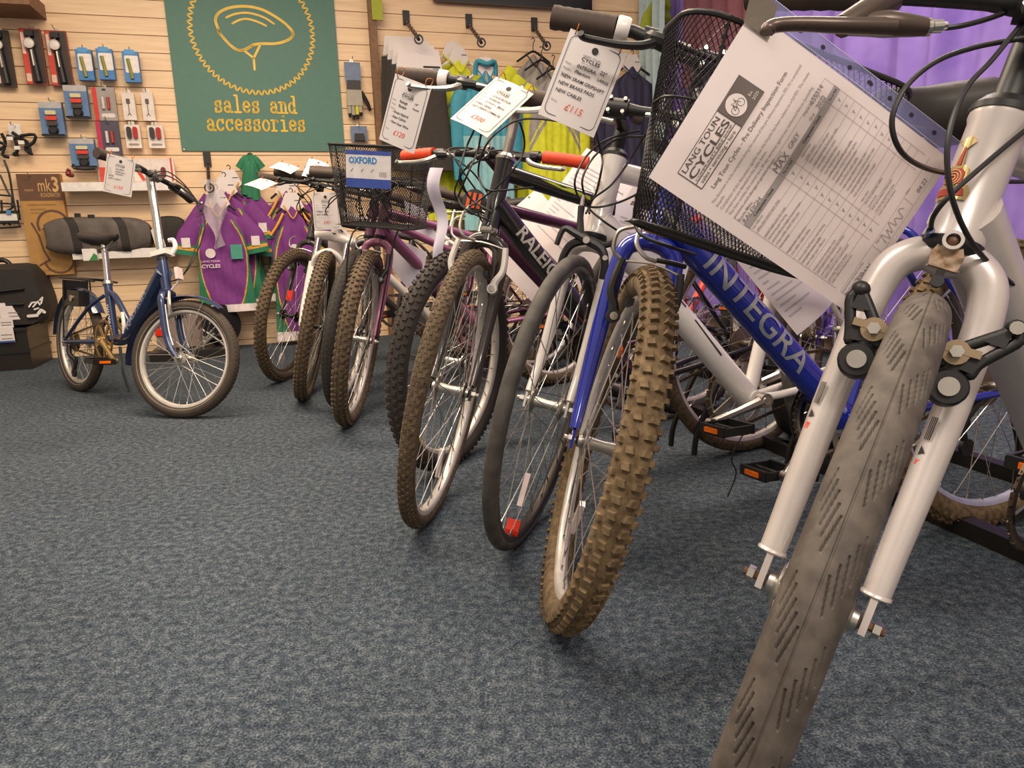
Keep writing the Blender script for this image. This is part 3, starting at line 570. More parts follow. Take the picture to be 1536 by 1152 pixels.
def arm(x, y, o1, lb, ex=None):
    s_, z_ = wp(x, y, 0); es, ez = wp(*(ex or (x+19, y+32)), o1); t = thing('garment_rail', W(s_, z_, 0), lb, 'hook', 'stepped display arms on the slatted wall')
    mb = MB(); mb.box(W(s_, z_, .006), UW, NW, ZW, .045, .012, .09); mb.build('arm_bracket', BLK, t, smooth=0)
    mb = MB(); mb.tube([W(s_, z_-.03, .01), W(es, ez, o1)], .011, 8)
    for k_ in range(6): mb.ball(W(s_, z_-.03, .01)*(1-(k_+.5)/6)+W(es, ez, o1)*((k_+.5)/6)+ZW*.008, .012, 6)
    mb.build('arm_bar', mat('arm_bronze', '4e4038', .4, .6), t)
    mb = MB(); mb.lathe(W(es, ez, o1), OUT, [(.022, -.004), (.030, -.004), (.030, .006), (.022, .006)], 14, closed=True); mb.build('arm_end_ring', BLK, t)
arm(311, 239, .34, 'black stepped display arm above the left purple jerseys', (314, 282))
arm(609, 27, .42, 'black stepped display arm holding the black shorts')
arm(703, 32, .42, 'black stepped display arm holding yellow and teal jackets')
arm(801, 37, .42, 'black stepped display arm holding grey and yellow jackets')
# green tied garment
t = thing('arm_warmers', W(*wp(375, 298, .08), .08), 'green garment bunched on a hook beside purple jerseys', 'garment')
mb = MB(); top_ = q(375, 234, .08)
for (x1, y1, r1) in ((360, 252, .03), (367, 256, .03), (392, 252, .03), (384, 258, .03), (369, 292, .035), (376, 296, .035), (384, 300, .035), (372, 270, .04), (380, 275, .04)):
    e_ = q(x1, y1, .10); mb.tube([top_, top_*.5+e_*.5+OUT*.02+ZW*.015, e_], [.012, r1*.75, r1], 8, k=4)
mb.build('folded_cloth', GRN, t, smooth=60)
mb = MB(); mb.ball(top_, .022, 8); mb.build('knot_clip', BLK, t)
# black shorts with white cards
sg = 'black shorts packed on white cards'
for i in range(4):
    o = .12+.07*i; s_, z_ = wp(607+i*7, 62+i*6.5, o); lb = ['rearmost', 'second from the back', 'second from the front', 'foremost'][i]
    t = thing('cycling_shorts', W(s_, z_-.8, o), 'black cycling shorts on white hanger card, '+lb+' of the stack', 'shorts', sg)
    mb = MB(); mb.prism([(-.15, -.09), (.15, -.09), (.13, .03), (-.13, .03)], W(s_, z_, o), UW, ZW, OUT, .003); mb.build('hanger_card', PAP, t, smooth=0)
    mb = MB(); mb.stroke([(.03, -.075), (.13, -.075)], .012, W(s_, z_, o+.003), UW, ZW, OUT, .001); mb.build('print', INK, t, smooth=0)
    mb = MB(); mb.grid(lambda u, v: W(s_+.16*(1+.25*v)*cos(2*pi*u), z_-.10-.62*v, o+.03*sin(2*pi*u)*(1+.2*sin(6*u*pi+4*v))), 20, 8, cu=True); mb.build('shorts_body', DKG, t, smooth=60)
    for sd in (-.11, .1):
        mb = MB(); mb.box(W(s_+sd, z_-.115, o+.02), UW, NW, ZW, .035, .03, .05); mb.build('hanger_clip', mat('c_clip', '6f7f94', .3), t, smooth=0)
# hi-vis jackets
hv = 'yellow high visibility jackets'
def hv_m(x, v): return 1 if (.62 < v+.25*abs(x) < .68 or .80 < v-.3*x < .83) and abs(x) > .1 else 0
for i, (x, yt, yb, o, l, mm, fn) in enumerate((
    (678, 82, 330, .08, 'bright yellow jacket, rearmost on the middle rail', [HIV, SIL], hv_m), (688, 90, 330, .16, 'bright yellow jacket with grey stripes behind the teal jacket', [HIV, SIL], hv_m),
    (728, 106, 345, .34, 'teal jacket with upright collar, front of the middle rail', [TEAL, SIL, mat('pale_teal_cloth', '8cc0c2', .65)], lambda x, v: 1 if abs(x) < .04 and v > .5 else (2 if v < .60 else 0)))):
    s_, zt_ = wp(x, yt, o); zb_ = wp(x, yb, o)[1]
    t = garment('cycling_jacket', l, 'jacket', s_, zt_, zb_, o, (.185 if i == 2 else .22), mm, fn, 'cycling jackets on wall rails', long=True, dep=.07, collar=mm[0], sl_m=[mm[0]], waist=.95)
    if i == 2:
        mb = MB(); mb.tube([W(s_-.07, zt_-.03, o), W(s_-.06, zt_+.05, o+.02), W(s_, zt_+.03, o+.05), W(s_+.06, zt_+.05, o+.02), W(s_+.07, zt_-.03, o)], .016, 10, k=3); mb.build('stand_collar', TEAL, t)
def gy_m(x, v): return 0 if v > .93 or .40 < abs(x)+.9*(1-v) < .62 and v > .66 else (1 if v > .78 and abs(x) < .8 else (1 if .45 < v < .5 else 0))
def gy(x, v):
    if v > .80-.28*abs(x): return 1
    if .74 < v+.28*abs(x) < .78: return 1
    return 0
for i, (x, yt, yb, o, l) in enumerate(((800, 82, 330, .08, 'yellow jacket with grey shoulders, rearmost on the right rail'), (812, 95, 335, .18, 'yellow jacket with grey shoulders, middle of the right rail'), (830, 108, 335, .28, 'yellow jacket with grey shoulders, front of the right rail'))):
    s_, zt_ = wp(x, yt, o); zb_ = wp(x, yb, o)[1]
    garment('cycling_jacket', l, 'jacket', s_, zt_, zb_, o, .205, [HIV, SIL], gy, 'cycling jackets on wall rails', long=True, dep=.07, collar=DKG, sl_m=[HIV], waist=.95, hang=BLK, card=False)
s_, zt_ = wp(948, 100, .2); garment('cycling_jacket', 'dark navy jacket hanging to the right behind the wire basket', 'jacket', s_, zt_, wp(948, 320, .2)[1], .2, .23, [NAVY, SIL], lambda x, v: 0, 'cycling jackets on wall rails', long=True, dep=.07, collar=NAVY, sl_m=[NAVY], waist=.95, hang=BLK)
s_, zt_ = wp(985, 10, .2); garment('cycling_jacket', 'olive green jacket glimpsed high on the wall left of the wire basket', 'jacket', s_+.12, zt_+.12, wp(985, 34, .2)[1]-.0, .2, .15, [mat('olive_cloth', '9aa52c', .7), SIL], lambda x, v: 0, 'cycling jackets on wall rails', long=False, dep=.06, sl_m=[_M['olive_cloth']])
mb = MB(); a = wr(650, -60, 888, 8, .06); slab(mb, *a, .02, .04); ptag(mb.build('wall_screen', mat('screen_black', '15141a', .2), smooth=0), 'bottom edge of a dark flat screen at the top of the wall', 'screen')
# ================================================================ bicycles
def rot(v, a, t): return v*cos(t)+np.cross(a, v)*sin(t)+a*(a@v)*(1-cos(t))
class Pose:
    def __init__(s, p, R, off, wb, HA=71, bb=(-.62, -.04)):
        cx, cy, hd, ln, de, ta = p; h, l, t = rad(hd), rad(ln), rad(ta); s.R = R; s.off = off; s.HA = rad(HA); s.wb = wb; s.bbxz = bb
        d = V3(cos(h), sin(h), 0); sd = V3(-sin(h), cos(h), 0); up = V3(0, 0, 1)*cos(l)+sd*sin(l); s.s = sd*cos(l)-V3(0, 0, 1)*sin(l)
        s.C = V3(cx, cy, 0)+up*R; s.a = up*sin(t)-d*cos(t); s.q = d*sin(t)+up*cos(t); s.P0 = s.C-off*s.q; s.d = d
        s.sf = rot(s.s, s.a, -rad(de)); s.qf = rot(s.q, s.a, -rad(de))
        s.q2 = V3(sin(s.HA), cos(s.HA)); s.a2 = V3(-cos(s.HA), sin(s.HA))
    def S(s, u, y, v): return s.P0+u*s.q+y*s.s+v*s.a                     # steered parts
    def F(s, x, z, y=0.): w_ = V3(x, z)+s.off*s.q2; return s.P0+(w_@s.q2)*s.qf+(w_@s.a2)*s.a+y*s.sf   # frame
    def H(s, v, u=0., y=0.): return s.P0+v*s.a+u*s.qf+y*s.sf            # head tube, frame side
    def fx(s): return s.F(1, 0)-s.F(0, 0)
    def fz(s): return s.F(0, 1)-s.F(0, 0)
def wheel(t, nm, C, s, d, R, r, tread, rim, tyre_m, n=36, hubw=.1, rear=False, hub_m=None, seg=72, sr=.0011, rimw=.013, lab=None, refl=False, N=None, knob_m=None, axle=None, nut=True, phase=0.):
    Rr = R-2*r+.010; mb = MB(); ph = phase
    mb.lathe(C, s, [(Rr, -rimw), (Rr+.001, -rimw+.002), (Rr-.004, -rimw+.003), (Rr-.004, rimw-.003), (Rr+.001, rimw-.002), (Rr, rimw), (Rr-.014, rimw*.95), (Rr-.019, rimw*.45), (Rr-.019, -rimw*.45), (Rr-.014, -rimw*.95)], seg, closed=True)
    wh = mb.build(nm, rim, t, smooth=50)
    mb = MB(); K = 16; mb.lathe(C, s, [(R-r+r*cos(2*pi*k/K), r*sin(2*pi*k/K)*1.02) for k in range(K)], seg if tread != 'slick_cut' else 8, closed=True, ref=d)
    up = np.cross(d, s)
    if tread == 'slick_cut':
        # smooth road tyre with a centre seam groove and chevrons of short sipes, cut into the surface
        mb = MB(); NU, NV = 1600, 116
        U = np.arange(NU)/NU; V = np.arange(NV)/NV; wm = .90*r*pi/2*1.25; tl = np.linspace(-wm, wm, 100)/r; AN = np.concatenate([tl, np.linspace(tl[-1], tl[0]+2*pi, 18)[1:-1]])
        u, ang = np.meshgrid(U, AN, indexing='ij'); w_ = np.where(ang > pi, ang-2*pi, ang)*r        # across the tread, metres from the centre line
        L = u*2*pi*R; dep = np.zeros_like(u)
        dep = np.maximum(dep, .0013*np.exp(-(w_/.0008)**2))
        for sgn in (-1, 1):
            per = 2*pi*R/27; ww = w_*sgn
            for k in range(5):
                c0 = .0055+.0036*k; l0 = (per*.2+.0085*k+(0 if sgn > 0 else per*.5)); q_ = ((L-l0+per/2) % per)-per/2
                lat = ww-(c0-q_*.16); dep = np.maximum(dep, .0018*np.exp(-(lat/.00075)**4)*(np.abs(q_) < .0135)*(ww > .002))
        rr = r-dep; rad_ = (R-r)+rr*np.cos(ang); th = 2*pi*u
        X = C[None, None]+(np.cos(th)*rad_)[..., None]*d+(np.sin(th)*rad_)[..., None]*up+(rr*np.sin(ang))[..., None]*s
        idx = np.arange(NU*NV).reshape(NU, NV); a_ = idx; b_ = np.roll(idx, -1, 0); c_ = np.roll(b_, -1, 1); e_ = np.roll(a_, -1, 1)
        mb.v = X.reshape(-1, 3).tolist(); mb.f = np.stack([a_, e_, c_, b_], -1).reshape(-1, 4).tolist(); mb.m = [0]*len(mb.f)
    if tread in ('knob', 'bigknob', 'hybrid', 'dimple'):
        rows = {'knob': ((-.9, .9, .0), (-.32, .8, .5), (.32, .8, .0), (.9, .9, .5)), 'bigknob': ((-1.1, 1, .5), (-.42, 1, 0), (.42, 1, .0), (1.1, 1, .5)),
                'hybrid': ((-.8, .6, .0), (-.45, .6, .5), (0, .7, 0), (.45, .6, .5), (.8, .6, 0)), 'dimple': ((-.7, .5, 0), (0, .5, .5), (.7, .5, 0))}[tread]
        NN = N or {'knob': 84, 'bigknob': 88, 'hybrid': 110, 'dimple': 90}[tread]
        kh = {'knob': .0045, 'bigknob': .0055, 'hybrid': .0016, 'dimple': .001}[tread]
        for i in range(NN):
            for (an, kw, of) in rows:
                th = 2*pi*(i+of)/NN; e = d*cos(th)+up*sin(th); tn = -d*sin(th)+up*cos(th); out_ = e*cos(an)+s*sin(an); la = -e*sin(an)+s*cos(an)
                c = C+e*(R-r)+out_*(r+kh*.3); l_ = 2*pi*R/NN*(.52 if tread != 'bigknob' else (.5 if abs(an) < 1 else .42))
                wd = {'knob': .0105, 'bigknob': .0140 if abs(an) < 1 else .010, 'hybrid': .007, 'dimple': .006}[tread]
                mb.box(c, tn+la*(.25*(1 if an > 0 else -1)), la, out_, l_, wd, kh*1.6, tz=.86, ty=1.)
    mats = [tyre_m]
    ty = mb.build('tyre', mats, wh, smooth=35)
    mb = MB(); fr = .024 if not rear else .028; off = hubw*.34
    for i in range(n):
        sd = 1 if i % 2 else -1; tw = (1 if (i//2) % 2 else -1)*rad(62); th = 2*pi*(i+.5)/n+ph
        e1 = d*cos(th)+up*sin(th); e0 = d*cos(th+tw)+up*sin(th+tw); mb.tube([C+e0*fr+s*sd*off, C+e1*(Rr-.017)+s*sd*.002], sr, 4, caps=False)
        mb.tube([C+e1*(Rr-.030)+s*sd*.003, C+e1*(Rr-.017)+s*sd*.002], sr*1.9, 5, caps=False)
    mb.build('spokes', STL, wh, smooth=60)
    mb = MB(); o_ = off; hr = .011
    mb.lathe(C, s, [(.005, -hubw/2-.0), (.012, -hubw/2+.004), (.013, -o_-.006), (fr+.003, -o_-.002), (fr+.003, -o_+.002), (hr+.002, -o_+.006), (hr, 0), (hr+.002, o_-.006), (fr+.003, o_-.002), (fr+.003, o_+.002), (.013, o_+.006), (.012, hubw/2-.004), (.005, hubw/2)], 16)
    hb = mb.build('hub', hub_m or ALU, wh)
    ax = axle or hubw/2+.022; mb = MB(); mb.cyl(C-s*ax, C+s*ax, .0048, n=8); mb.build('axle', RUST if axle else ALU, wh, smooth=20)
    if nut:
        for g_ in (-1, 1): mb = MB(); k_ = .0075 if axle else 0; mb.cyl(C+s*g_*(hubw/2+.004+k_), C+s*g_*(hubw/2+.014+k_*.6), .0088, n=6); mb.build('axle_nut', ALU, wh, smooth=20)
    if refl:
        th = refl; e = d*cos(th)+up*sin(th); tn = -d*sin(th)+up*cos(th); mb = MB(); mb.box(C+e*(Rr*.62)+s*.004, e, tn, s, .075, .016, .012); mb.build('spoke_reflector', mat('clear_reflector', 'e9d6d2', .2, coat=.5), wh, smooth=0)
    return wh
def saddle(t, c, fx, fz, sy, m_, L=.27, Wd=.085, Hs=1.):
    mb = MB(); n = 14; K = 14
    prof = [(0, .45, .7), (.06, .85, .95), (.16, 1, 1), (.3, .88, 1), (.42, .55, .95), (.55, .34, .85), (.7, .26, .75), (.85, .24, .65), (.95, .19, .5), (1, .10, .3)]
    vs = []
    for (x, w_, h_) in prof:
        for k in range(K):
            a = 2*pi*k/K; z = sin(a); z = z*.026*h_*(1+.7*(Hs-1)) if z > 0 else z*.038*h_*Hs; vs.append(c+fx*(-L*.52+L*x)+sy*cos(a)*Wd*w_+fz*(z+.012*(x-.5)**2*4))
    N_ = len(prof); mb.add(vs, [(i*K+k, i*K+(k+1) % K, (i+1)*K+(k+1) % K, (i+1)*K+k) for i in range(N_-1) for k in range(K)]+[tuple(range(K))[::-1], tuple((N_-1)*K+k for k in range(K))])
    s_ = mb.build('saddle', m_, t, smooth=70); mb = MB()
    for g_ in (-1, 1): mb.tube([c+fx*(-.1)+sy*.022*g_-fz*.02, c+fx*-.06+sy*.022*g_-fz*.045, c+fx*.06+sy*.022*g_-fz*.045, c+fx*.11+sy*.008*g_-fz*.015], .0035, 6, k=3)
    mb.build('saddle_rails', ALU, s_)
def lever(t, T, sgn, hw, u, v, lev_m, body_m, drop=.048, L=.12):
    """brake lever near the grip on side sgn (+ left of rider)"""
    y0 = hw-.15; mb = MB(); A = lambda du, y, dv: T.S(u+du, sgn*y, v+dv)
    mb.tube([A(0, y0-.012, 0), A(0, y0+.012, 0)], .0175, 12); mb.tube([A(.01, y0-.002, -.004), A(.032, y0-.006, -.016), A(.036, y0-.045, -.016)], [.012, .014, .009], 8, k=3)
    b = mb.build('brake_lever', body_m, t)
    mb = MB(); P = [A(.034, y0-.01, -.020), A(.046, y0+.012, -drop*.8), A(.048, y0+.05, -drop*1.0), A(.046, y0+.09, -drop*1.05), A(.050, y0+.112, -drop*1.1), A(.058, y0+.118, -drop*1.06)]
    mb.tube(P, [.0085, .0075, .0065, .0062, .006, .006], 8, k=4); mb.build('lever_blade', lev_m, b)
    mb = MB(); mb.cyl(A(.036, y0-.045, -.016), A(.036, y0-.072, -.016), .0065, .0045, 8); mb.build('barrel_adjuster', ALU, b)
    return A(.036, y0-.07, -.016)
def bar(t, T, cfg):
    u, v, hw, rise, sweep = cfg['bar']; bm = cfg.get('bar_m', BLK); mb = MB()
    X = lambda y, du=0, dv=0: T.S(u+du, y, v+dv)
    def pt(y): k = max(0, (abs(y)-.06)/(hw-.06)); rr = rise*min(1, max(0, (abs(y)-.05)/.09)); return T.S(u-sweep*k*k, y, v-rise+rr)
    ys = np.linspace(-hw, hw, 25); mb.tube([pt(y) for y in ys], [.0145 if abs(y) < .03 else .0112 for y in ys], 10); h = mb.build('handlebar', bm, t)
    gm = cfg.get('grip_m', GUM); gl = cfg.get('grip_l', .125); gs = cfg.get('grip_s', 1.12)
    for g_ in (-1, 1):
        mb = MB(); yy = np.linspace(hw+.004, hw-gl, 14); mb.tube([pt(min(abs(y), hw)*g_) if y <= hw else pt(hw*g_)+T.s*g_*.004 for y in yy], [gs*(.0165 if i == 0 else (.0172 if i == 1 else .0158+.0009*(i % 2))) for i in range(14)], 12); gr = mb.build('grip', gm, h)
        if cfg.get('ring'):
            mb = MB(); mb.lathe(pt((hw-gl-.012)*g_), T.s, [(.0195, -.012), (.0215, -.008), (.0215, .008), (.0195, .012), (.013, .012), (.013, -.012)], 16, closed=True); mb.build('shifter_ring', cfg['ring'], h)
    for g_ in (-1, 1):
        if cfg.get('levers', True): lever(h, T, g_, hw-(.022 if cfg.get('ring') else 0), u-sweep*.3, v, cfg.get('lev_m', BLK), cfg.get('levb_m', BLK))
    vt = cfg['head'][1]; mb = MB(); sm = cfg.get('stem_m', BLK)
    if cfg.get('stem') == 'quill':
        mb.tube([T.S(0, 0, vt), T.S(0, 0, vt+.05), T.S(.004, 0, v-rise-.02), T.S(u*.55, 0, v-rise), T.S(u, 0, v-rise)], [.0125, .0125, .0125, .014, .015], 12, k=4); mb.tube([T.S(u, -.025, v-rise), T.S(u, .025, v-rise)], .019, 14)
    else:
        mb.tube([T.S(0, 0, vt), T.S(0, 0, v-rise+.018)], .0165, 14); mb.tube([T.S(.005, 0, v-rise-.004), T.S(u, 0, v-rise)], [.018, .015], 12); mb.tube([T.S(u, -.024, v-rise), T.S(u, .024, v-rise)], .021, 14)
        mb.tube([T.S(0, 0, v-rise+.018), T.S(0, 0, v-rise+.024)], .018, 14)
    st_ = mb.build('stem', sm, h)
    mb = MB()
    for (y, z) in ((-.016, .014), (.016, .014), (-.016, -.014), (.016, -.014)): mb.cyl(T.S(u+.01, y, v-rise+z), T.S(u+.024, y, v-rise+z), .0045, n=6)
    mb.build('stem_bolts', ALU, st_)
    return h, pt
def crank(t, T, ang, ring_r=.09, m_=None, guard=None, y=-.048, ped=True, L=.165, teeth=42, ped_m=None):
    bx, bz = T.bbxz; B = lambda dx, dz, yy: T.F(bx+dx, bz+dz, yy); ax = T.sf
    mb = MB(); pr = []
    mb.lathe(B(0, 0, y), ax, [(ring_r-.012, -.0015), (ring_r, -.0015), (ring_r, .0015), (ring_r-.012, .0015)], 48, closed=True)
    for k in range(teeth):
        a = 2*pi*k/teeth; e = (T.fx()*cos(a)+T.fz()*sin(a)); tn = np.cross(ax, e); mb.box(B(0, 0, y)+e*(ring_r+.002), tn, ax, e, .006, .002, .007, tz=.5)
    for k in range(5): a = ang+2*pi*k/5+.3; e = T.fx()*cos(a)+T.fz()*sin(a); mb.box(B(0, 0, y+.002)+e*(ring_r*.5), e, np.cross(ax, e), ax, ring_r*.85, .016, .005)
    cr = mb.build('chainring', m_ or ALU, t)
    if guard: mb = MB(); mb.lathe(B(0, 0, y-.006), ax, [(ring_r*.70, 0), (ring_r+.008, 0), (ring_r+.01, .003), (ring_r*.70, .003)], 40, closed=True); mb.build('chain_guard', guard, cr)
    for sd, a, yy in ((-1, ang, y-.012), (1, ang+pi, -y+.012)):
        e = T.fx()*cos(a)+T.fz()*sin(a); tn = np.cross(ax, e); mb = MB(); c0 = B(0, 0, yy); c1 = c0+e*L
        mb.tube([c0, c0+e*L*.5, c1], [.015, .0105, .0125], 8); mb.cyl(c0-ax*.012, c0+ax*.012, .019, n=14); mb.cyl(c1-ax*.009, c1+ax*.009, .014, n=12); ca = mb.build('crank_arm', ALU if m_ is None else m_, t)
        mb = MB(); mb.cyl(c0+ax*sd*.012, c0+ax*sd*.015, .011, n=12); mb.build('crank_bolt', CHR, ca)
        if ped:
            pc = c1+ax*sd*.06; mb = MB(); mb.cyl(c1, pc+ax*sd*.045, .006, n=8); X_, Z_ = T.fx(), T.fz()
            for g_ in (-1, 1):
                mb.box(pc+X_*.04*g_, X_, ax, Z_, .008, .09, .024); mb.box(pc+ax*.045*g_, X_, ax, Z_, .085, .006, .02)
            p_ = mb.build('pedal', ped_m or BLK, ca, smooth=0)
            # reflectors are small parts of the pedal
            for g_ in (-1, 1): mb = MB(); mb.box(pc+X_*.046*g_, X_, ax, Z_, .005, .045, .011); mb.build('pedal_reflector', ORG, ca, smooth=0)
def chain(t, T, ring_r, cog_r, y=-.048, m_=None):
    bx, bz = T.bbxz; mb = MB(); cog = V3(-T.wb, 0); bb = V3(bx, bz)
    P = []
    for i in range(13): a = rad(90-15*i); P.append((bx+ring_r*cos(a), bz+ring_r*sin(a)))
    for i in range(13): a = rad(270-15*i); P.append((-T.wb+cog_r*cos(a), cog_r*sin(a)))
    P.append(P[0]); Q = []
    for a, b in zip(P[:-1], P[1:]):
        a, b = V3(*a), V3(*b); n = max(1, int(np.linalg.norm(b-a)/.0127))
        for k in range(n): Q.append(a+(b-a)*k/n)
    for i in range(0, len(Q)-1): a = T.F(*Q[i], y); b = T.F(*Q[i+1], y); e = b-a; mb.box((a+b)/2, e, T.sf, np.cross(e, T.sf), np.linalg.norm(e)*.85, .006 if i % 2 else .0045, .008)
    mb.build('chain', m_ or mat('chain_steel', '6a5a48', .45, .8), t, smooth=0)
def cassette(t, T, y=-.035, n=7, r0=.045, m_=None, der=True):
    c = T.F(-T.wb, 0, 0); mb = MB()
    for i in range(n): mb.cyl(c+T.sf*(y-.003+.0035*i*1.0), c+T.sf*(y-.0014+.0035*i), .025+(r0-.02)*i/(n-1), n=26)
    mb.build('cassette', m_ or mat('cog_steel', '8c7c68', .4, .8), t, smooth=30)
    if der:
        mb = MB(); P = [T.F(-T.wb+.01, -.02, y-.02), T.F(-T.wb+.02, -.06, y-.02), T.F(-T.wb+.045, -.09, y-.005), T.F(-T.wb+.03, -.15, y-.005)]; mb.tube(P, [.01, .012, .009, .008], 8, k=3)
        for p_ in (P[2], P[3]): mb.cyl(p_-T.sf*.004, p_+T.sf*.006, .021, n=14)
        mb.build('rear_derailleur', BLK, t)
def frame(t, T, cfg):
    m_ = cfg['frame_m']; bx, bz = T.bbxz; v0, v1 = cfg['head']; st = cfg['seat_tube']; rd, rt_, rs = cfg.get('radii', (.019, .0155, .015)); rh = cfg.get('rh', .0195); F = T.F; mb = MB()
    BB = F(bx, bz); Hd = T.H(v0+cfg.get('dtv', .035)); Ht = T.H(v1-.03); ST = F(*st); RH = lambda y: F(-T.wb, 0, y)
    mb.tube([T.H(v0), T.H(v0+.006), T.H(v0+.012), T.H(v1-.012), T.H(v1-.006), T.H(v1)], [rh+.002, rh+.002, rh, rh, rh+.002, rh+.002], 20)
    if cfg.get('down_curve'): mb.tube([Hd, (Hd*.6+BB*.4)+T.fz()*.02, BB], [rd*1.05, rd, rd], 16, k=6)
    else: mb.tube([Hd, BB], [rd*cfg.get('dflare', 1.), rd], 18)
    tt = F(st[0]+.01*0, st[1]-cfg.get('tt_drop', .02))
    mb.tube([Ht, tt], [rt_*1.05, rt_], 14)
    mb.tube([BB, ST], rs, 14); mb.cyl(F(bx, bz, -.036), F(bx, bz, .036), .021, n=18)
    for g_ in (-1, 1):
        mb.tube([F(bx-.03, bz, .018*g_), F(bx-.12, bz+.008, .035*g_), RH(.062*g_)], [.0115, .010, .008], 10, k=4)
        mb.tube([F(st[0], st[1]-.03, .012*g_), F(st[0]-.05, st[1]-.09, .038*g_), RH(.064*g_)+T.fz()*.012], [.0085, .0085, .007], 10, k=4)
        mb.box(RH(.062*g_), T.fx(), T.fz(), T.sf, .045, .05, .005)
    if cfg.get('twin'): mb.tube([T.H((v0+v1)/2), F(st[0]+.04, st[1]-.13)], rt_*.9, 12)
    fr = mb.build('frame', m_, t, smooth=50)
    mb = MB(); mb.tube([T.H(v1-.001), T.H(v1+.006), T.H(v1+.016)], [rh+.0035, rh+.004, rh-.004], 20); mb.build('upper_headset', cfg.get('hs_m', BLK), t); mb = MB(); mb.tube([T.H(v0-.014), T.H(v0-.008), T.H(v0)], [rh-.002, rh+.003, rh+.003], 20); mb.build('lower_headset', cfg.get('hs_m', BLK), t)
    if cfg.get('name'):
        s_, side, a0, hgt, nm_m, bold = cfg['name']; mb = MB(); ax = nrm(BB-Hd); L = np.linalg.norm(BB-Hd); n_ = T.sf*side; up_ = np.cross(n_, ax)
        # wrap the letters round the tube
        y_off = cfg.get('name_roll', 0.)
        ex_ = ax if side < 0 else ax; 
        def mp(X, Y):
            th = (Y-hgt/2)/rd+y_off; return Hd+ax*(a0+X)+(rd*1.0+.0012)*(n_*cos(th)+up_*sin(th))
        text(mb, s_, V3(0, 0, 0), None, None, None, hgt/.72, width=cfg.get('name_w', .2), bold=bold, map=mp, res=3, cut=True); mb.build('frame_lettering', nm_m, fr, smooth=0)
    sz = cfg.get('saddle_z')
    if sz:
        dx = (st[0]-bx)/(st[1]-bz); sx = st[0]+dx*(sz-st[1]); mb = MB(); mb.tube([F(st[0]-dx*.02*0, st[1]-.02), F(sx, sz-.035)], .0135, 12); mb.build('seat_post', cfg.get('post_m', ALU), t)
        mb = MB(); mb.tube([F(st[0], st[1]-.012), F(st[0]+dx*.014, st[1]+.006)], rs+.003, 14); mb.build('seat_clamp', BLK, fr)
        saddle(t, F(sx-.0, sz), T.fx(), T.fz(), T.sf, cfg.get('saddle_m', mat('saddle_black', '2e2925', .5)), Wd=cfg.get('saddle_w', .082), Hs=cfg.get('saddle_h', 1.))
    return fr
def vbrake(t, T, v0, m_, bm, w=.043, rear=False, spread=0., h=.105):
    out = []
    for g_ in (-1, 1):
        mb = MB(); A = lambda u, y, v: T.S(u, g_*y, v)
        mb.tube([A(.060, w, v0), A(.062, w+.004, v0+.02), A(.062, w+.016+spread*.5, v0+.05), A(.058, w+.010+spread, v0+h)], [.012, .0095, .008, .0075], 8, k=4)
        mb.cyl(A(.050, w, v0), A(.072, w, v0), .0125, n=14); b = mb.build('brake_arm', m_, t)
        mb = MB(); mb.cyl(A(.072, w, v0), A(.076, w, v0), .0075, n=12); mb.build('pivot_bolt', CHR, b)
        mb = MB(); mb.box(A(.055, w-.022, v0+.032), T.q, T.s, T.a, .058, .011, .012); mb.build('brake_pad', BLK, b)
    mb = MB(); mb.tube([T.S(.058, -(w+.012), v0+h-.004), T.S(.060, 0, v0+h+.004), T.S(.058, w+.012, v0+h-.004)], .0025, 6, k=4); mb.build('brake_cable', STL, t)
    mb = MB(); mb.tube([T.S(.058, -(w+.012), v0+h-.002), T.S(.06, -(w+.03), v0+h+.012), T.S(.062, -(w+.03), v0+h+.045), T.S(.064, -(w+.005), v0+h+.06)], .0038, 8, k=5); mb.build('brake_noodle', ALU, t)
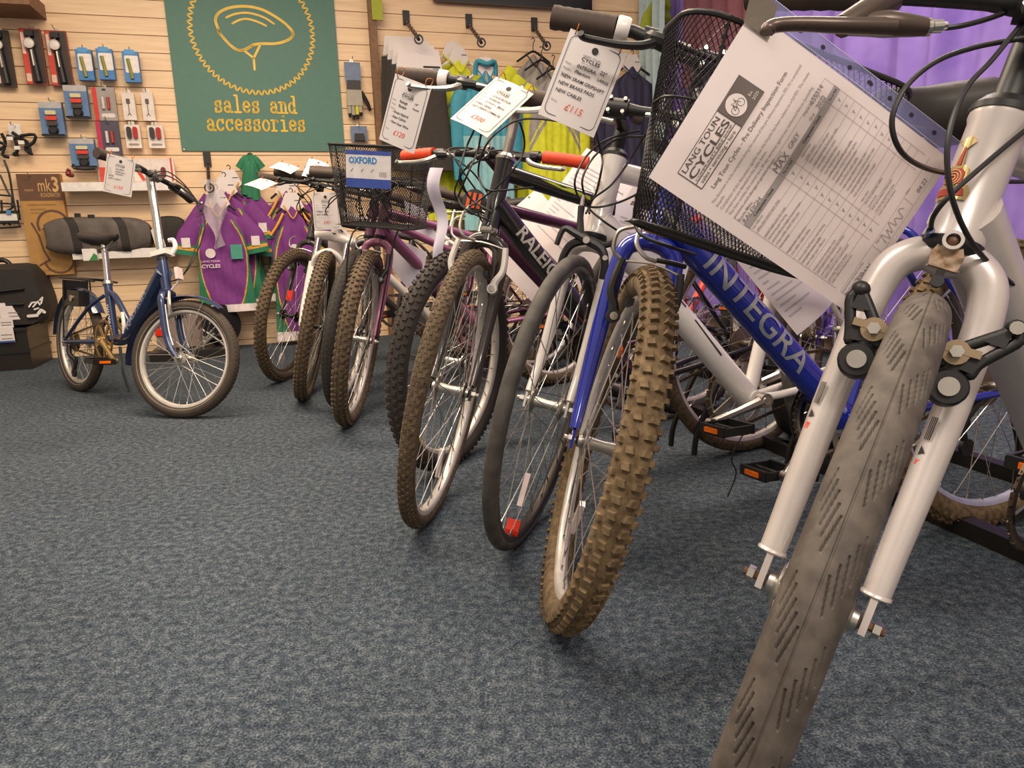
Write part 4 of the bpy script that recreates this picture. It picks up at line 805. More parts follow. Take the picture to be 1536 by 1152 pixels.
def fork(t, T, cfg):
    k = cfg.get('fork', 'steel'); m_ = cfg['fork_m']; v0 = cfg['head'][0]; off = T.off; c = v0-.012; mb = MB(); S = T.S; hw = .053
    if k in ('steel', 'unicrown'):
        R1 = cfg.get('leg_r', .0135); yl = cfg.get('leg_y', .050); top_ = cfg.get('crown_h', .055); vb_ = T.R-.335
        mb.tube([S(0, 0, c+.012), S(0, 0, c-.02)], [.017, .02], 16)
        for g_ in (-1, 1):
            if k == 'unicrown':
                P = [S(0, 0, c-.008), S(0, g_*.022, c-.004), S(0, g_*.045, c-.022), S(0, g_*(yl+.004), c-.055), S(.002, g_*(yl+.006), c-.10), S(.010, g_*(yl+.006), .20), S(off*.72, g_*(yl+.004), .075), S(off*.92, g_*(yl+.0035), .031)]
                rr = [R1*1.05, R1*1.08, R1*1.08, R1*1.05, R1, R1*.97, R1*.84, R1*.80]
            else:
                P = [S(0, 0, c-.012), S(0, g_*.03, c-.02), S(0, g_*(yl), c-.055), S(.0, g_*(yl+.003), .22), S(.012, g_*(yl+.003), .10), S(off*.93, g_*(yl+.004), .018)]
                rr = [R1*1.1, R1*1.1, R1, R1, R1*.85, R1*.62]
            mb.tube(P, rr, 16, k=6)
            yd = hw if k == 'unicrown' else yl+.004
            if k == 'unicrown':
                mb.prism([(-.009, .034), (.009, .034), (.011, .018), (.010, -.010), (-.010, -.010), (-.010, .018)], S(off, g_*hw-.0035, 0), T.q, T.a, T.s, .007); mb.lathe(S(off*.92, g_*(yl+.0035), .031), T.a, [(R1*.80, -.0015), (R1*.90, 0), (R1*.86, .003), (R1*.76, .004)], 20)
            else: mb.box(S(off, g_*yd, 0), T.q, T.a, T.s, .022, .035, .005)
        f_ = mb.build('fork', m_, t, smooth=50)
    elif k == 'suspension':
        w = .064
        mb.tube([S(.01, -.085, c-.012), S(.008, -.04, c-.004), S(0, 0, c-.0), S(.008, .04, c-.004), S(.01, .085, c-.012)], [.02, .021, .023, .021, .02], 12, k=4)
        for g_ in (-1, 1): mb.tube([S(.01, g_*w, .20), S(.008, g_*w, .24), S(.022, g_*(w+.002), .10), S(off, g_*(w-.004), -.012)][0:1]+[S(.012, g_*w, .20), S(.02, g_*w, .08), S(off*.95, g_*(w-.004), -.012)], [.0225, .022, .019, .012], 14, k=4)
        mb.tube([S(.02, -w, .27), S(.045, -w*.85, .315), S(.052, 0, .345), S(.045, w*.85, .315), S(.02, w, .27)], [.012, .013, .015, .013, .012], 10, k=5)
        for g_ in (-1, 1): mb.tube([S(.012, g_*w, .18), S(.008, g_*w, .29)], [.0225, .0235], 14)
        f_ = mb.build('fork', m_, t, smooth=50)
        for g_ in (-1, 1): mb = MB(); mb.tube([S(.008, g_*w, .28), S(.008, g_*w, c-.01)], .0145, 12); mb.build('stanchion', CHR, f_)
    return f_
def caliper(t, T, v, m_):
    S = T.S; mb = MB()
    mb.tube([S(.035, -.052, v-.075), S(.04, -.05, v-.04), S(.045, -.036, v-.010), S(.048, 0, v+.004), S(.048, .035, v-.0), S(.046, .055, v+.012)], [.007, .009, .010, .011, .008, .006], 8, k=5)
    mb.tube([S(.052, .052, v-.075), S(.055, .05, v-.04), S(.058, .036, v-.012), S(.058, 0, v+.002), S(.058, -.03, v+.012), S(.056, -.06, v+.018), S(.056, -.068, v-.02)], [.007, .009, .010, .011, .009, .007, .006], 8, k=5)
    mb.tube([S(.055, -.02, v+.01), S(.055, -.03, v+.05), S(.055, -.034, v+.075)], [.010, .007, .008], 8, k=3)
    b = mb.build('caliper_brake', m_, t)
    for a_, b_, r_ in ((S(.06, 0, v), S(.072, 0, v), .008), (S(.055, -.034, v+.075), S(.055, -.036, v+.10), .005), (S(.058, .05, v-.03), S(.068, .05, v-.03), .006)): mb = MB(); mb.cyl(a_, b_, r_, n=10); mb.build('brake_bolt', CHR, b)
    mb = MB()
    for g_ in (-1, 1): mb.box(S(.042, g_*.022, v-.078), T.q, T.s, T.a, .05, .01, .01)
    mb.build('brake_pad', BLK, b)
def cable(t, pts, r=.0026, m_=None, nm='cable', k=8):
    mb = MB(); mb.tube(pts, r, 8, k=k); return mb.build(nm, m_ or BLK, t)
def bicycle(label, T, cfg, group='bicycles parked in the rack row'):
    R, r = T.R, cfg['tyre_r']; C = T.C
    t = thing('bicycle', V3(C[0], C[1], 0), label, 'bicycle', group)
    wheel(t, 'front_wheel', C, T.s, T.d, R, r, cfg['tread'], cfg['rim_m'], cfg.get('tyre_m', RUB), hubw=.1, hub_m=cfg.get('hub_m'), seg=cfg.get('seg', 72), sr=cfg.get('sr', .0011), refl=cfg.get('refl'), axle=cfg.get('axle'), N=cfg.get('N'), phase=cfg.get('phase', 0), n=cfg.get('nsp', 36))
    if cfg.get('rear', True):
        hd = T.fx()-T.sf*(T.fx()@T.sf)
        wheel(t, 'rear_wheel', T.F(-T.wb, 0), T.sf, nrm(hd), R, r, cfg.get('rtread', cfg['tread'] if cfg['tread'] != 'slick_cut' else 'none'), cfg.get('rrim_m', cfg['rim_m']), cfg.get('tyre_m', RUB), hubw=.13, rear=True, seg=64)
    fr = frame(t, T, cfg); fk = fork(t, T, cfg); h, pt = bar(t, T, cfg)
    if cfg.get('brake') == 'v': vbrake(t, T, cfg.get('vb', .235), cfg.get('brake_m', BLK), BLK, w=cfg.get('vbw', .043))
    if cfg.get('brake') == 'caliper': caliper(t, T, cfg['head'][0]-.03, BLK)
    crank(t, T, cfg.get('crank', .5), cfg.get('ring_r', .09), cfg.get('crank_m'), cfg.get('guard')); chain(t, T, cfg.get('ring_r', .09), .035); cassette(t, T)
    # cables from the levers round to the head tube
    u, v, hw, rise, sw = cfg['bar']
    if cfg.get('cables', True):
        v0, v1 = cfg['head']
        for g_, lp in ((-1, .15), (1, .12)):
            a_ = T.S(u+.036, g_*(hw-.222), v-.016); cable(t, [a_, T.S(u+.06, g_*(hw-.30), v-.01), T.S(u+lp*.75, g_*.06, v-.04), T.S(u+lp*.6, -g_*.03, v-.10), T.S(.05, -g_*.035, v1-.05), T.H(v1-.08, .01, -g_*.028), T.H(v1-.11, -.03, -g_*.022)], nm='brake_cable_housing')
            cable(t, [T.S(u+.01, g_*(hw-.17), v), T.S(u+.05, g_*(hw-.25), v-.01), T.S(u+lp*.9, g_*.02, v-.07), T.S(u+lp*.4, -g_*.045, v-.15), T.H(v0+.07, .0, -g_*.03), T.H(v0+.05, -.035, -g_*.02)], nm='gear_cable_housing')
    return t, pt, h, fr, fk
# ================================================================ the bikes of the row, nearest first
SILV = mat('silver_paint', 'cec4be', .32, .3, var=.03, coat=.4); BLUE = mat('blue_paint', '1c2c9c', .2, .15, var=.03, coat=1.); WPT = mat('white_paint', 'e4dcd4', .25, coat=.7, var=.02)
CHAR = mat('charcoal_paint', '3a3430', .3, .2, coat=.6); BLP = mat('black_paint', '1d1a1c', .25, coat=.7); PNK = mat('pink_purple_paint', 'a0647f', .3, .3, coat=.5); DPU = mat('dark_purple_paint', '52263f', .3, .3, coat=.5)
RDP = mat('red_paint', 'd5382a', .3, coat=.5); VIO = mat('violet_paint', '5a3fa0', .35, .2, coat=.4); NVY = mat('navy_paint', '22335a', .28, .2, coat=.7)
TYR = mat('worn_rubber', '5f564d', .7, bump=.15, scale=60, col2='473f38'); TYB = mat('brown_dust_rubber', '6b5a44', .9, bump=.4, scale=80, col2='493b2c'); TGR = mat('grey_rubber', '55504a', .75, bump=.2, col2='3f3a36')
RMS = mat('rim_silver', 'ddd5cc', .35, .35); RMD = mat('rim_dark', '4a443e', .4, .6); RMP = mat('rim_pale', 'cfd4dd', .3, .4); HUBB = mat('hub_black', '26211e', .35, .4)
# 1 silver bike at the right, very close
TI = Pose([0.2383, 0.7319, -121.706, 14.5652, 32, 71.658], .335, .042, 1.05, 66.7)
bI, ptI, hI, frI, fkI = bicycle('silver mountain bike nearest the camera, smooth brown tyre and long unpainted fork legs', TI, dict(tyre_r=.0225, tread='slick_cut', rtread='none', rim_m=RMS, tyre_m=TYR, seg=110, sr=.0011, head=(.41, .552), seat_tube=(-.76, .40), saddle_z=.56,
    frame_m=SILV, fork='unicrown', fork_m=SILV, leg_r=.0175, leg_y=.050, radii=(.036, .022, .017), rh=.029, bar=(.055, .645, .30, .0, .03), grip_m=GUM, levers=False, lev_m=BLK, crank=1.9*pi/2+.2, cables=False, axle=.073, hs_m=BLK, stem_m=BLK, dflare=1.0, crank_m=mat('crank_black', '2d2825', .4)))
S = TI.S
for g_, op in ((-1, .018), (1, .03)):       # released cantilever arms with washers and bolts
    A = lambda u, y, v: S(u, g_*y, v)
    b0 = .253
    mb = MB(); mb.tube([A(.046, .043, b0), A(.066, .043, b0), A(.069, .043, b0)], [.0185, .0185, .0165], 20); mb.tube([A(.054, .043, b0), A(.057, .040, b0+.03), A(.058, .042, b0+.045)], [.0135, .012, .010], 10, k=3)
    O_ = A(.056, .043, b0); X_, Y_ = TI.s*g_, TI.a
    cen = [(.0, .022), (.003, .032), (.002+op*.3, .042), (.001+op*.7, .053), (.0+op*1.15, .066)]
    wl = [.0125, .0118, .0108, .0088, .0055]
    Lf = [(c_[0]-w_*1.0, c_[1]) for c_, w_ in zip(cen, wl)]; Rt = [(c_[0]+w_*1.1, c_[1]-.004) for c_, w_ in zip(cen, wl)]
    def bar_(P, w_): 
        for p, q_ in zip(P[:-1], P[1:]): mb.tube([O_+X_*p[0]+Y_*p[1]+TI.q*.006, O_+X_*q_[0]+Y_*q_[1]+TI.q*.006], w_, 8)
        for p in P: mb.ball(O_+X_*p[0]+Y_*p[1]+TI.q*.006, w_, 8)
    tip = (cen[-1][0], cen[-1][1]+.006)
    bar_(smooth_path([V3(*p, 0) for p in Lf+[tip]], 3), .0058); bar_(smooth_path([V3(*p, 0) for p in Rt+[tip]], 3), .0058); mb.ball(O_+X_*tip[0]+Y_*tip[1]+TI.q*.006, .0095, 12)
    mb.prism([Lf[0], Rt[0], (Rt[2][0], Rt[2][1]-.001), (Lf[2][0], Lf[2][1]-.003)], O_, X_, Y_, TI.q, .012)
    mb.prism([(Lf[3][0], Lf[3][1]-.001), (Rt[3][0], Rt[3][1]+.001), tip, (Lf[4])], O_, X_, Y_, TI.q, .012); ba = mb.build('brake_arm', BLK, bI, smooth=50)
    mb = MB(); mb.cyl(A(.068, .043, b0), A(.0725, .043, b0), .0095, n=18); mb.build('pivot_bolt', CHR, ba)
    WS = mat('washer_bronze', 'a08c70', .4, .7)
    mb = MB(); mb.cyl(A(.066, .038, b0+.034), A(.072, .038, b0+.034), .0125, n=16); mb.box(A(.070, .036, b0+.037), TI.s*g_, TI.a, TI.q, .046, .008, .005); mb.build('pad_clamp', WS, ba)
    mb = MB(); mb.cyl(A(.072, .038, b0+.034), A(.079, .038, b0+.034), .0065, n=6); mb.build('clamp_nut', ALU, ba, smooth=20)
    mb = MB(); mb.tube([A(.062, .034, b0+.034), A(.05, .014, b0+.034)], .0065, 8); mb.build('pad_post', BLK, ba)
    if g_ > 0: mb = MB(); mb.cyl(A(.067, .043+op*1.15, b0+.071), A(.074, .043+op*1.15, b0+.071), .0065, n=12); mb.build('anchor_bolt', CHR, ba)
for g_ in (-1, 1):      # small decals on the legs
    mb = MB(); c = S(.012, g_*.056, .205)
    th0 = 0
    for k_ in range(4): 
        p = S(.012, g_*.056, 0)+TI.a*.205; R1 = .0178
        def sf_(th, v): return S(.012, g_*.056, v)+(TI.q*cos(th)+TI.s*sin(th))*R1
        t1 = -.9+.11*k_; mb.add([sf_(t1, .20), sf_(t1+.07, .20), sf_(t1+.07, .225), sf_(t1, .225)], [(0, 1, 2, 3)])
    mb.build('leg_decal', INK, fkI, smooth=0)
    mb = MB(); mb.add([sf_(-.9, .183), sf_(-.5, .186), sf_(-.85, .193)], [(0, 1, 2)]); mb.build('arrow_decal', INK, fkI, smooth=0)
    mb = MB(); mb.add([sf_(-.9, .170), sf_(-.75, .170), sf_(-.75, .178), sf_(-.9, .178)], [(0, 1, 2, 3)]); mb.add([sf_(-.70, .170), sf_(-.6, .170), sf_(-.6, .178), sf_(-.7, .178)], [(0, 1, 2, 3)]); mb.build('red_decal', RED, fkI, smooth=0)
# crown bracket: rusty reflector stub, lower cup
mb = MB(); c = S(.018, 0, .392); mb.prism([(-.014, -.012), (.014, -.014), (.016, .002), (.009, .018), (-.009, .018), (-.016, .002)], S(.020, 0, .388), TI.s, TI.a, TI.q, .007); br = mb.build('crown_bracket', mat('rusty_silver', 'b8a38c', .5, .2, scale=140, col2='8a6440'), bI, smooth=30)
mb = MB(); mb.lathe(S(.028, 0, .404), TI.q, [(.0068, -.01), (.0102, -.01), (.0102, .008), (.0068, .008)], 20, closed=True); mb.build('bracket_eye', SILV, br); mb = MB(); mb.ball(S(.028, 0, .404), .0068, 12); mb.build('rubber_plug', mat('plug_brown', '6d4a34', .5), br)
mb = MB(); mb.cyl(S(.017, 0, .362), S(.024, 0, .362), .0065, n=12); mb.build('fork_bore', BLK, fkI)
# head badge (heron crest shape): gilt crest with red enamel
BG = mat('badge_gilt', 'd9c08a', .25, .9); BRD = mat('badge_red', 'b8452c', .4)
def hb(th, v, e=0.): return TI.H(v)+(TI.qf*cos(th)+TI.sf*sin(th))*(.0295+e)
mb = MB()
def curved(poly, e):
    bm = bmesh.new(); bm.faces.new([bm.verts.new((x, y, 0)) for x, y in poly])
    for x in np.arange(-.024, .025, .003): bmesh.ops.bisect_plane(bm, geom=bm.verts[:]+bm.edges[:]+bm.faces[:], plane_co=(x, 0, 0), plane_no=(1, 0, 0))
    bm.verts.index_update(); mb.add([hb(-v.co.x/.029-.22, .468+v.co.y, e) for v in bm.verts], [tuple(v.index for v in f.verts) for f in bm.faces]); bm.free()
for pl, e in (([(-.019, -.020), (.019, -.020), (.021, -.012), (.017, -.004), (-.017, -.004), (-.021, -.012)], .0012), ([(-.013, -.006), (.013, -.006), (.014, .012), (.008, .018), (-.008, .018), (-.014, .012)], .001), ([(-.006, .014), (.004, .014), (.002, .04), (.012, .046), (-.004, .05), (-.010, .044), (-.003, .036)], .0012)): curved(pl, e)
bd = mb.build('head_badge', BG, frI, smooth=0)
mb = MB(); curved([(-.016, -.016), (.016, -.016), (.014, -.008), (-.014, -.008)], .002); curved([(-.010, -.003), (.010, -.003), (.010, .010), (.006, .014), (-.006, .014), (-.010, .010)], .0018); curved([(-.003, .018), (.002, .018), (.0, .038), (-.002, .038)], .002); mb.build('badge_enamel', BRD, bd, smooth=0)
mb = MB()
for k_ in range(3): mb.lathe(hb(-.22, .468+.004, .0022), nrm(TI.qf), [(.002+.003*k_, 0), (.003+.003*k_, 0), (.003+.003*k_, .0006), (.002+.003*k_, .0006)], 14, closed=True)
mb.build('badge_scroll', BG, bd, smooth=0)
cable(bI, [at(1530, 118, .80), at(1490, 230, .795), at(1428, 366, .775)], r=.0008, m_=STL, nm='inner_cable', k=4)
cable(bI, [at(x, y, z) for x, y, z in ((1600, 45, .70), (1536, 57, .72), (1462, 71, .72), (1403, 93, .71), (1358, 132, .70), (1338, 180, .70), (1350, 225, .71), (1386, 251, .74), (1439, 263, .79), (1500, 272, .86), (1560, 272, .9))], nm='brake_cable_housing', r=.0027)
cable(bI, [at(x, y, z) for x, y, z in ((1580, -10, .72), (1536, 32, .72), (1488, 90, .71), (1450, 132, .70), (1426, 190, .69), (1421, 250, .69), (1434, 315, .70), (1468, 378, .73), (1528, 434, .80), (1580, 470, .9))], nm='gear_cable_housing', r=.0027)
cable(bI, [at(x, y, z) for x, y, z in ((1600, 150, .74), (1536, 197, .73), (1475, 248, .72), (1425, 293, .72), (1400, 325, .735), (1396, 352, .76))], nm='gear_cable_housing', r=.0027)
mb = MB(); mb.cyl(at(1396, 345, .75), at(1388, 364, .78), .0042, n=8); mb.build('cable_end_cap', mat('cap_blue', '2a2f6a', .4), bI)
cable(bI, [at(x, y, z) for x, y, z in ((1418, 42, .70), (1450, 37, .70), (1500, 22, .72), (1560, -5, .75))], nm='brake_cable_housing', r=.0026)
# its left-hand lever, held just below the bar
mb = MB(); mb.tube([at(1262, 40, .69), at(1300, 20, .70), at(1330, 2, .72)], [.011, .014, .016], 10, k=3); mb.tube([at(1262, 38, .70), at(1330, 36, .69), at(1392, 41, .69)], [.009, .0125, .008], 10, k=3); lb_ = mb.build('brake_lever', mat('lever_bronze', '5a4c44', .35, .5), bI)
mb = MB(); mb.tube([at(1340, 40, .685), at(1260, 38, .68), at(1200, 36, .685), at(1165, 38, .69), at(1152, 44, .69), at(1150, 50, .69)], [.0085, .0075, .0068, .0068, .0075, .0065], 10, k=5); mb.build('lever_blade', _M['lever_bronze'], lb_)
mb = MB(); mb.tube([at(1388, 41, .69), at(1394, 41, .69)], .0085, 14); mb.tube([at(1397, 40, .69), at(1412, 39, .69)], .0062, 12); mb.tube([at(1412, 39, .69), at(1420, 38, .69)], .0035, 8); mb.build('barrel_adjuster', CHR, lb_)

# 2 blue bike
TH = Pose([.0682, 1.2686, -93.0151, 16.3085, 71.2521, 79.3504], .335, .042, 1.05, bb=(-.62, -.03))
bH, ptH, hH, frH, fkH = bicycle('blue mountain bike with chunky mud brown tyres and a black wire basket', TH, dict(tyre_r=.0275, tread='bigknob', rim_m=RMS, rrim_m=RMP, tyre_m=MUD, seg=96, sr=.0012, head=(.42, .56), seat_tube=(-.755, .40), saddle_z=.62, frame_m=BLUE, fork='steel', fork_m=BLUE, leg_r=.0165, leg_y=.052,
    radii=(.031, .0175, .015), rh=.020, bar=(.085, .725, .285, .02, .03), cables=False, grip_m=GUM, ring=WHT, grip_l=.11, grip_s=1.25, stem='quill', brake='v', vb=.235, vbw=.045, crank=-.9, hs_m=BRASS, name=('INTEGRA', 1, .125, .045, mat('decal_silver', 'b9bcc4', .3, .5), .01), name_w=.32, refl=-1.9, saddle_w=.125, saddle_h=2.2, guard=BLK))
cable(bH, [at(962, 340, 1.20), at(955, 365, 1.18), at(968, 385, 1.17), at(985, 392, 1.17)], nm='brake_noodle', r=.004, m_=ALU)
mb = MB(); mb.tube([at(985, 390, 1.16), at(1005, 394, 1.16), at(1028, 400, 1.17)], .0045, 8, k=4); mb.build('cable_boot', BLK, bH)
mb = MB(); c = TH.F(-1.0, .0, .075); mb.lathe(TH.C+(TH.d*cos(2.2)+np.cross(TH.d, TH.s)*sin(2.2))*.2, TH.s, [(0, -.003), (.012, -.003), (.012, .003), (0, .003)], 6); mb.build('spoke_reflector', ORG, bH)

def basket(parent, c, x, y, n_out, wt, wb, h, dt, db, pitch, rr, rim_r=.004, tag=None):
    """c: middle of the top front edge; x along it, y up, n_out towards the front. Diamond wire mesh on four sides and a floor"""
    x, y, z = map(nrm, (x, y, n_out)); rc = .05
    def per(tt, v):
        w_ = wb+(wt-wb)*v; d_ = db+(dt-db)*v; r_ = rc; L1, L2, La = w_-2*r_, d_-2*r_, pi*r_/2; Lt = 2*(L1+L2+2*La); q_ = (tt % 1)*Lt
        segs = [(L1, 0), (La, 1), (L2, 2), (La, 3), (L1, 4), (La, 5), (L2, 6), (La, 7)]
        for L, k in segs:
            if q_ <= L or k == 7: break
            q_ -= L
        if k == 0: p = (-w_/2+r_+q_, 0.)
        elif k == 1: a = q_/r_; p = (w_/2-r_+r_*sin(a), -r_+r_*cos(a))
        elif k == 2: p = (w_/2, -r_-q_)
        elif k == 3: a = q_/r_; p = (w_/2-r_+r_*cos(a), -d_+r_-r_*sin(a))
        elif k == 4: p = (w_/2-r_-q_, -d_)
        elif k == 5: a = q_/r_; p = (-w_/2+r_-r_*sin(a), -d_+r_-r_*cos(a))
        elif k == 6: p = (-w_/2, -d_+r_+q_)
        else: a = q_/r_; p = (-w_/2+r_-r_*cos(a), -r_+r_*sin(a))
        dz = -(dt-db)/2*(1-v)
        return c+x*p[0]+z*(p[1]+dz)-y*h*(1-v)
    Lm = 2*(wt+dt)*.9; N = int(Lm/pitch); mb = MB(); kk = 14; sl = h/Lm*.9
    for sg in (-1, 1):
        for i in range(N): mb.tube([per(i/N+sg*sl*.75*j/kk, j/kk) for j in range(kk+1)], rr, 3, caps=False)
    nb = int(wb/pitch*1.0)
    for i in range(-nb, nb*2):
        for sg in (-1, 1):
            x0 = -wb/2+i*pitch*1.2; a, b = x0, x0+sg*db*.8; lo, hi = -wb/2, wb/2
            ts = [0., 1.]; 
            if (a < lo and b < lo) or (a > hi and b > hi): continue
            f = lambda X: (X-a)/(b-a); t0, t1 = sorted((f(lo), f(hi))); t0, t1 = max(0, t0), min(1, t1)
            if t1 > t0: mb.tube([c-y*h+x*(a+(b-a)*q_)+z*(-(dt-db)/2-db*q_) for q_ in (t0, t1)], rr, 3, caps=False)
    b_ = mb.build('wire_mesh', mat('basket_black', '1f1a18', .45), parent, smooth=0)
    mb = MB()
    for v, r_ in ((1., rim_r), (0., rim_r*.9)): mb.tube([per(i/64, v) for i in range(65)], r_, 8, caps=False)
    for v in (.62, ): mb.tube([per(i/64, v) for i in range(65)], rim_r*.45, 6, caps=False)
    for tt in (.0, .28, .5, .78): mb.tube([per(tt, 0), per(tt, 1)], rim_r*.6, 6)
    mb.build('basket_rim', BLK, b_)
    return per, b_
cH = V3(.381, .979, .937); xH = V3(.941, .078, -.328); yH = V3(.327, .025, .945); zH = V3(.082, -.997, -.002)
basket(bH, cH+xH*.018, xH, yH, zH, .335, .27, .265, .16, .085, .0080, .00085, .004)
mb = MB(); mb.tube([cH+xH*-.0-zH*.22-yH*.10, TH.S(.06, 0, .66)], .012, 8); mb.tube([cH-zH*.20-yH*.25, TH.S(.03, 0, .45)], .006, 8); mb.build('basket_bracket', BLK, bH)

cable(bH, [at(x, y, z) for x, y, z in ((952, 312, 1.22), (953, 338, 1.16), (968, 356, 1.14), (1005, 370, 1.14), (1042, 382, 1.18))], nm='gear_cable_housing', r=.003)
# 3 white road style bike
TG = Pose([.0123, 1.5867, -110.1408, 11.8096, 51.3262, 74.6143], .338, .045, 1.05, bb=(-.60, -.06))
bG, ptG, hG, frG, fkG = bicycle('white hybrid bike with thin smooth grey tyre and black caliper brake', TG, dict(tyre_r=.0150, tread='none', rim_m=RMD, tyre_m=TGR, seg=110, nsp=32, head=(.405, .588), seat_tube=(-.745, .42), saddle_z=.62, frame_m=WPT, fork='steel', fork_m=WPT, leg_r=.0145, leg_y=.045,
    radii=(.031, .022, .018), rh=.026, bar=(.09, .665, .29, .0, .03), cables=False, grip_m=GUM, brake='caliper', crank=2.9, hs_m=BLK, refl=-1.2, stem_m=BLK, phase=.1, lev_m=WHT))
mb = MB()
for k_ in range(1): text(mb, 'CB', TG.H(.50)+TG.qf*.0275-TG.sf*.012, -TG.sf*-1, TG.a, TG.qf, .03, bold=.0)
mb.build('head_lettering', ALU, frG, smooth=0)
mb = MB(); e = TG.C+(TG.d*cos(-1.22)+np.cross(TG.d, TG.s)*sin(-1.22))*.285; mb.box(e, TG.d*cos(-1.22)+np.cross(TG.d, TG.s)*sin(-1.22), np.cross(TG.d, TG.s), TG.s, .025, .012, .03); mb.build('rim_sticker', REDR, bG, smooth=0)
for k_, (y0, y1) in enumerate(((-.03, .03),)):
    ax = nrm(TG.F(-.60, -.06)-TG.H(.44)); n_ = TG.sf; up_ = np.cross(n_, ax); Hd = TG.H(.44)
    mb = MB()
    for (a, b, c_, d_) in ((.34, .013, .46, .006), (.20, .016, .30, .018)): 
        mb.add([Hd+ax*a+(n_*cos(b/.031)+up_*sin(b/.031))*.032, Hd+ax*c_+(n_*cos(d_/.031)+up_*sin(d_/.031))*.032, Hd+ax*c_+(n_*cos((d_-.005)/.031)+up_*sin((d_-.005)/.031))*.032, Hd+ax*a+(n_*cos((b-.004)/.031)+up_*sin((b-.004)/.031))*.032], [(0, 1, 2, 3)])
    mb.build('tube_slot_decal', INK, frG, smooth=0)
for nm_, L_p in (('brake_cable_housing', ((960, 196), (911, 209), (880, 234), (863, 267), (866, 292), (881, 309), (908, 309), (950, 294), (1010, 255))), ('gear_cable_housing', ((965, 205), (925, 209), (892, 234), (874, 267), (877, 294), (883, 309), (879, 320))),
    ('gear_cable_housing', ((890, 180), (897, 210), (903, 235), (903, 250), (895, 287), (884, 309), (884, 320))), ('brake_cable_housing', ((985, 175), (960, 215), (940, 247), (916, 278), (891, 297), (883, 311), (903, 330), (925, 345)))):
    cable(bG, [at(x, y, 1.58+.02*(i % 3)) for i, (x, y) in enumerate(L_p)], nm=nm_, r=.0025, k=6)
# 4 black bike with white lettering
TF = Pose([-.2251, 1.7327, -99.4735, 12.3219, 54.9552, 74.8786], .345, .045, 1.06, bb=(-.61, -.06))
bF, ptF, hF, frF, fkF = bicycle('black hybrid bike with white lettered down tube and silver brake arms', TF, dict(tyre_r=.0190, tread='hybrid', rim_m=RMS, tyre_m=TYB, seg=96, head=(.42, .60), seat_tube=(-.755, .40), saddle_z=.60, frame_m=BLP, fork='steel', fork_m=CHAR, leg_r=.0150, leg_y=.048,
    radii=(.028, .0205, .016), rh=.0225, bar=(.06, .758, .312, .015, .03), cables=False, grip_m=GUM, grip_s=1.2, stem='quill', ring=WHT, grip_l=.11, brake='v', brake_m=mat('brake_white_silver', 'e4dcd4', .3, .1), vb=.262, vbw=.050, crank=2.2, hs_m=CHR, stem_m=mat('stem_grey', '8d8177', .4, .4), lev_m=ALU, refl=-1.6, name=('RALEIGH', 1, .085, .036, WHT, .02), name_w=.19, dtv=.065, twin=False, phase=.07))
ax = nrm(TF.F(-.61, -.06)-TF.H(.485)); mb = MB(); n_ = TF.sf; up_ = np.cross(n_, ax); Hd = TF.H(.485)
mb.add([Hd+ax*a+(n_*cos(th)+up_*sin(th))*.0288 for a, th in ((.36, -.9), (.60, -.9), (.60, .1), (.40, .1))], [(0, 1, 2, 3)]); mb.build('red_stripe', RDP, frF, smooth=0)
mb = MB(); tt = [TF.H(.57), TF.F(-.755, .38)]; dx_ = nrm(tt[1]-tt[0]); u2 = np.cross(TF.sf, dx_)
mb.add([tt[0]+dx_*a+(TF.sf*cos(th)+u2*sin(th))*.0216 for a, th in ((.10, .3), (.17, -.1), (.26, -.3), (.26, .1), (.17, .5))], [(0, 1, 2, 3, 4)]); mb.build('lime_flash', mat('lime_paint', 'b4c02c', .4), frF, smooth=0)
mb = MB(); mb.lathe(TF.S(.045, -.045, .47), TF.q, [(0, 0), (.030, 0), (.030, .006), (0, .007)], 20); cf = mb.build('round_reflector', BLK, bF); mb = MB()
for k_ in range(3): mb.box(TF.S(.054, -.045+.014*(k_-1), .47), TF.s, TF.a, TF.q, .008, .038, .003)
mb.build('orange_bars', mat('amber_reflector', 'ff6a2a', .3, coat=.4), cf, smooth=0)
for nm_, L_p in (('brake_cable_housing', ((862, 186), (805, 178), (770, 183), (738, 206), (721, 236), (718, 264), (728, 283), (747, 286), (800, 281))), ('brake_cable_housing', ((779, 182), (786, 205), (785, 228), (772, 252), (748, 278), (718, 301), (704, 310))),
    ('gear_cable_housing', ((742, 168), (724, 196), (716, 228), (704, 255), (692, 283), (688, 298), (699, 314), (735, 332))), ('gear_cable_housing', ((722, 172), (709, 200), (700, 220), (690, 252), (694, 276), (708, 300), (738, 318)))):
    cable(bF, [at(x, y, 1.70+.02*(i % 3)) for i, (x, y) in enumerate(L_p)], nm=nm_, r=.0025, k=6)
mb = MB(); mb.tube([at(705, 309, 1.72), at(694, 322, 1.71), at(690, 342, 1.70), at(697, 355, 1.70), at(712, 360, 1.72)], .004, 8, k=5); mb.build('brake_noodle', ALU, bF)
